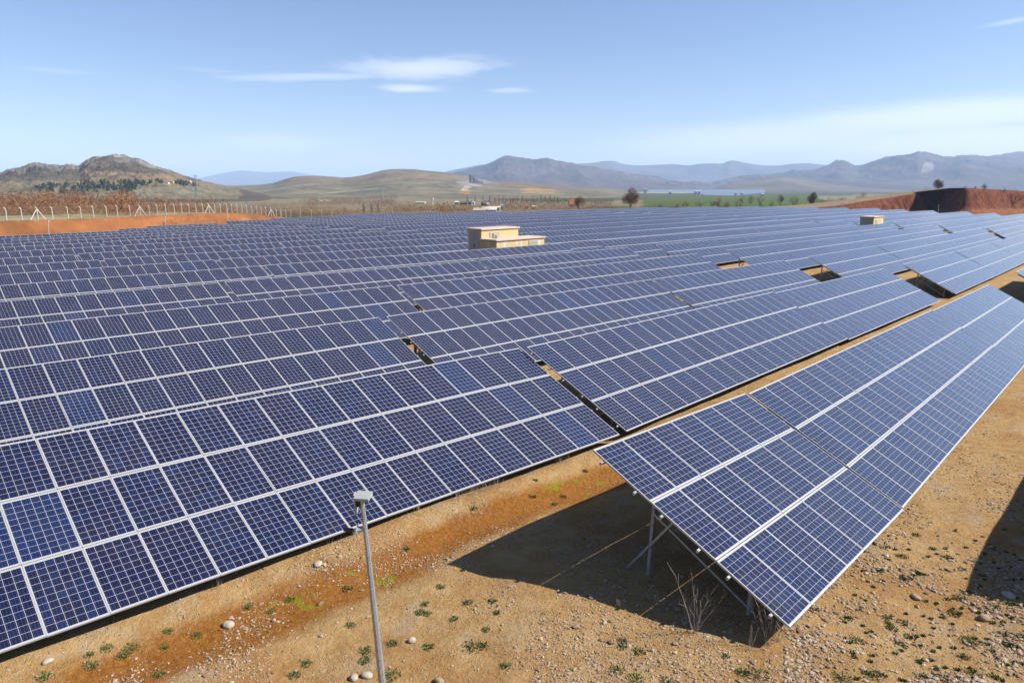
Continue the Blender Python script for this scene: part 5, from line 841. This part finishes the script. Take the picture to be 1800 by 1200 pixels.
TU = [(774, 1032, 9), (747, 1062, 9), (739, 1077, 11), (751, 1079, 9), (823, 1059, 10), (866, 1057, 9), (799, 1088, 9), (850, 1135, 12), (754, 1137, 12), (689, 1131, 12), (643, 1143, 12), (642, 1160, 13), (888, 1171, 12), (874, 1077, 8), (854, 1107, 8), (611, 1035, 10), (616, 1099, 9),
      (1095, 1125, 10), (1095, 1137, 11), (1123, 1145, 13), (1083, 1178, 15), (1118, 1193, 18), (1305, 1182, 14), (1276, 1154, 8), (1174, 1199, 16), (1507, 1126, 13), (1559, 1086, 8), (1562, 1096, 8), (1568, 1105, 11), (1600, 1120, 11), (1581, 1131, 9), (1677, 1079, 12), (1772, 1059, 14), (1747, 1068, 11), (1684, 1051, 12), (1611, 1006, 9), (1592, 1016, 12), (1546, 1003, 8), (1775, 1133, 14), (1692, 1154, 13), (1710, 1183, 17), (1750, 1191, 15), (1533, 1185, 22), (1479, 1191, 20), (1624, 1191, 15), (1657, 1194, 16), (1765, 1115, 13), (1795, 1120, 10), (1799, 1065, 12),
      (511, 1053, 9), (346, 1116, 10), (436, 1067, 9), (475, 1075, 9), (539, 1166, 12), (518, 1187, 12), (189, 1139, 12), (214, 1153, 11), (161, 1170, 15), (157, 1151, 9), (79, 1190, 16), (280, 1185, 12), (288, 1138, 8), (296, 1109, 9), (1585, 978, 12), (1615, 1008, 9), (1665, 980, 11), (1700, 1042, 10), (1545, 1002, 9), (1492, 1087, 9), (1435, 1072, 7), (1557, 962, 9), (833, 894, 8), (941, 844, 5), (1029, 828, 6), (715, 965, 7), (990, 873, 7), (975, 886, 6), (1640, 965, 8), (1690, 1000, 8), (1725, 1010, 8), (1610, 940, 7)]
rs = random.Random(77); mb = MB(); px2m = 12.0 / FP
for u, v, r_ in TU:
    h = hit(u, v); 
    if h is not None: tuft(mb, h, r_ * h.y / FP, rs)
for _ in range(120):
    h = hit(rs.uniform(1480, 1800), rs.uniform(930, 1200))
    if h is not None: tuft(mb, h, rs.uniform(0.02, 0.05), rs)
o = mb.build('weeds', LEAF); tag(o, kind='stuff')
for u, v, r_, l_ in [(830, 1137, 19, 'largest low green weed, right of the pole at the bottom'), (1333, 1187, 20, 'broad green weed below the corner of the nearest table'), (1705, 1128, 20, 'wide sprawling green weed on the stony ground, lower right'), (231, 1139, 14, 'long green weed in the orange ditch, lower left'), (686, 1188, 18, 'green weed touching the foot of the pole'), (937, 873, 11, 'flat green weed between the second row and the wide shadow')]:
    mb = MB(); tuft(mb, hit(u, v), r_ * 13 / FP, rs); o = mb.build('weed', LEAF); tag(o, l_, 'weed')
def dryweed(u, v, vt, lab, seed, fan=0.35, n=7, name='dry_weed'):
    h = hit(u, v); Y = h.y; ht = P(u, vt, Y)[2] - h.z; rs = random.Random(seed); mb = MB()
    for _ in range(n):
        p = Vector((h.x + rs.uniform(-.03, .03), h.y + rs.uniform(-.03, .03), h.z - 0.02)); d = Vector((rs.gauss(0, fan), rs.gauss(0, fan), 1)).normalized(); L = ht * rs.uniform(0.6, 1.05)
        for k in range(6):
            q = p + d * (L / 6); mb.bar(p, q, 0.008 * (1 - k * 0.12), n=3); d = (d + Vector((rs.gauss(0, .12), rs.gauss(0, .12), 0.12))).normalized(); p = q
            if k > 1:
                e = (d + Vector((rs.gauss(0, .6), rs.gauss(0, .6), .3))).normalized(); q2 = p + e * L * 0.16; mb.bar(p, q2, 0.005, n=3); mb.bar(q2, q2 + (e + Vector((rs.gauss(0, .5), rs.gauss(0, .5), .4))).normalized() * L * 0.1, 0.004, n=3)
    o = mb.build(name, DRYG); tag(o, lab, 'dry weed')
dryweed(1368, 1126, 1072, 'sparse dry twigs right below the table corner', 8, 0.5, 8); dryweed(1205, 1092, 1050, 'thin dry weed left of the tall one in the shadow', 9, 0.35, 5); dryweed(1221, 1112, 1020, 'tall dry weed in the shadow below the table, left one', 1, n=9); dryweed(1347, 1132, 1062, 'dry branched weed at the lower corner of the nearest table', 2, 0.4, 10); dryweed(1320, 1142, 1100, 'slender dry weed just left of the table corner', 4, 0.15, 4)
dryweed(1150, 1062, 1030, 'bare dry twig in the shade behind the light stripe', 5, 0.5, 4); dryweed(1090, 1068, 1045, 'curved dry stem on the edge of the shadow', 6, 0.6, 3)
mb = MB(); rs = random.Random(5)
for _ in range(130):
    u = rs.uniform(380, 1000); v = np.interp(u, [0, 480, 620, 760, 1000], [1150, 1000, 945, 895, 810]) + rs.uniform(-6, 3); h = hit(u, v)
    if h is None or fbm(np.array([h.x]), np.array([h.y]), 3, 4)[0] < 0.45: continue
    for _k in range(4):
        p = Vector((h.x + rs.gauss(0, .05), h.y + rs.gauss(0, .05), h.z)); mb.bar(p, p + Vector((rs.gauss(0, .05), rs.gauss(0, .05), rs.uniform(.12, .3))), 0.006, n=3)
o = mb.build('dry_grass', DRYG); tag(o, kind='stuff')
# ---------------------------------------------------------------- the air
hz = bpy.data.materials.new('haze'); hz.use_nodes = True; n = NT(hz.node_tree); n.n.clear(); pv = n.new('ShaderNodeVolumePrincipled'); pv.inputs['Color'].default_value = (0.52, 0.71, 1.0, 1); pv.inputs['Density'].default_value = 7e-05; pv.inputs['Anisotropy'].default_value = 0.0
om = n.new('ShaderNodeOutputMaterial'); n.l.new(pv.outputs[0], om.inputs['Volume'])
mb = MB(); mb.box(-32000, 32000, -31000, 32000, -75, 520); o = mb.build('haze', hz); tag(o, kind='stuff')
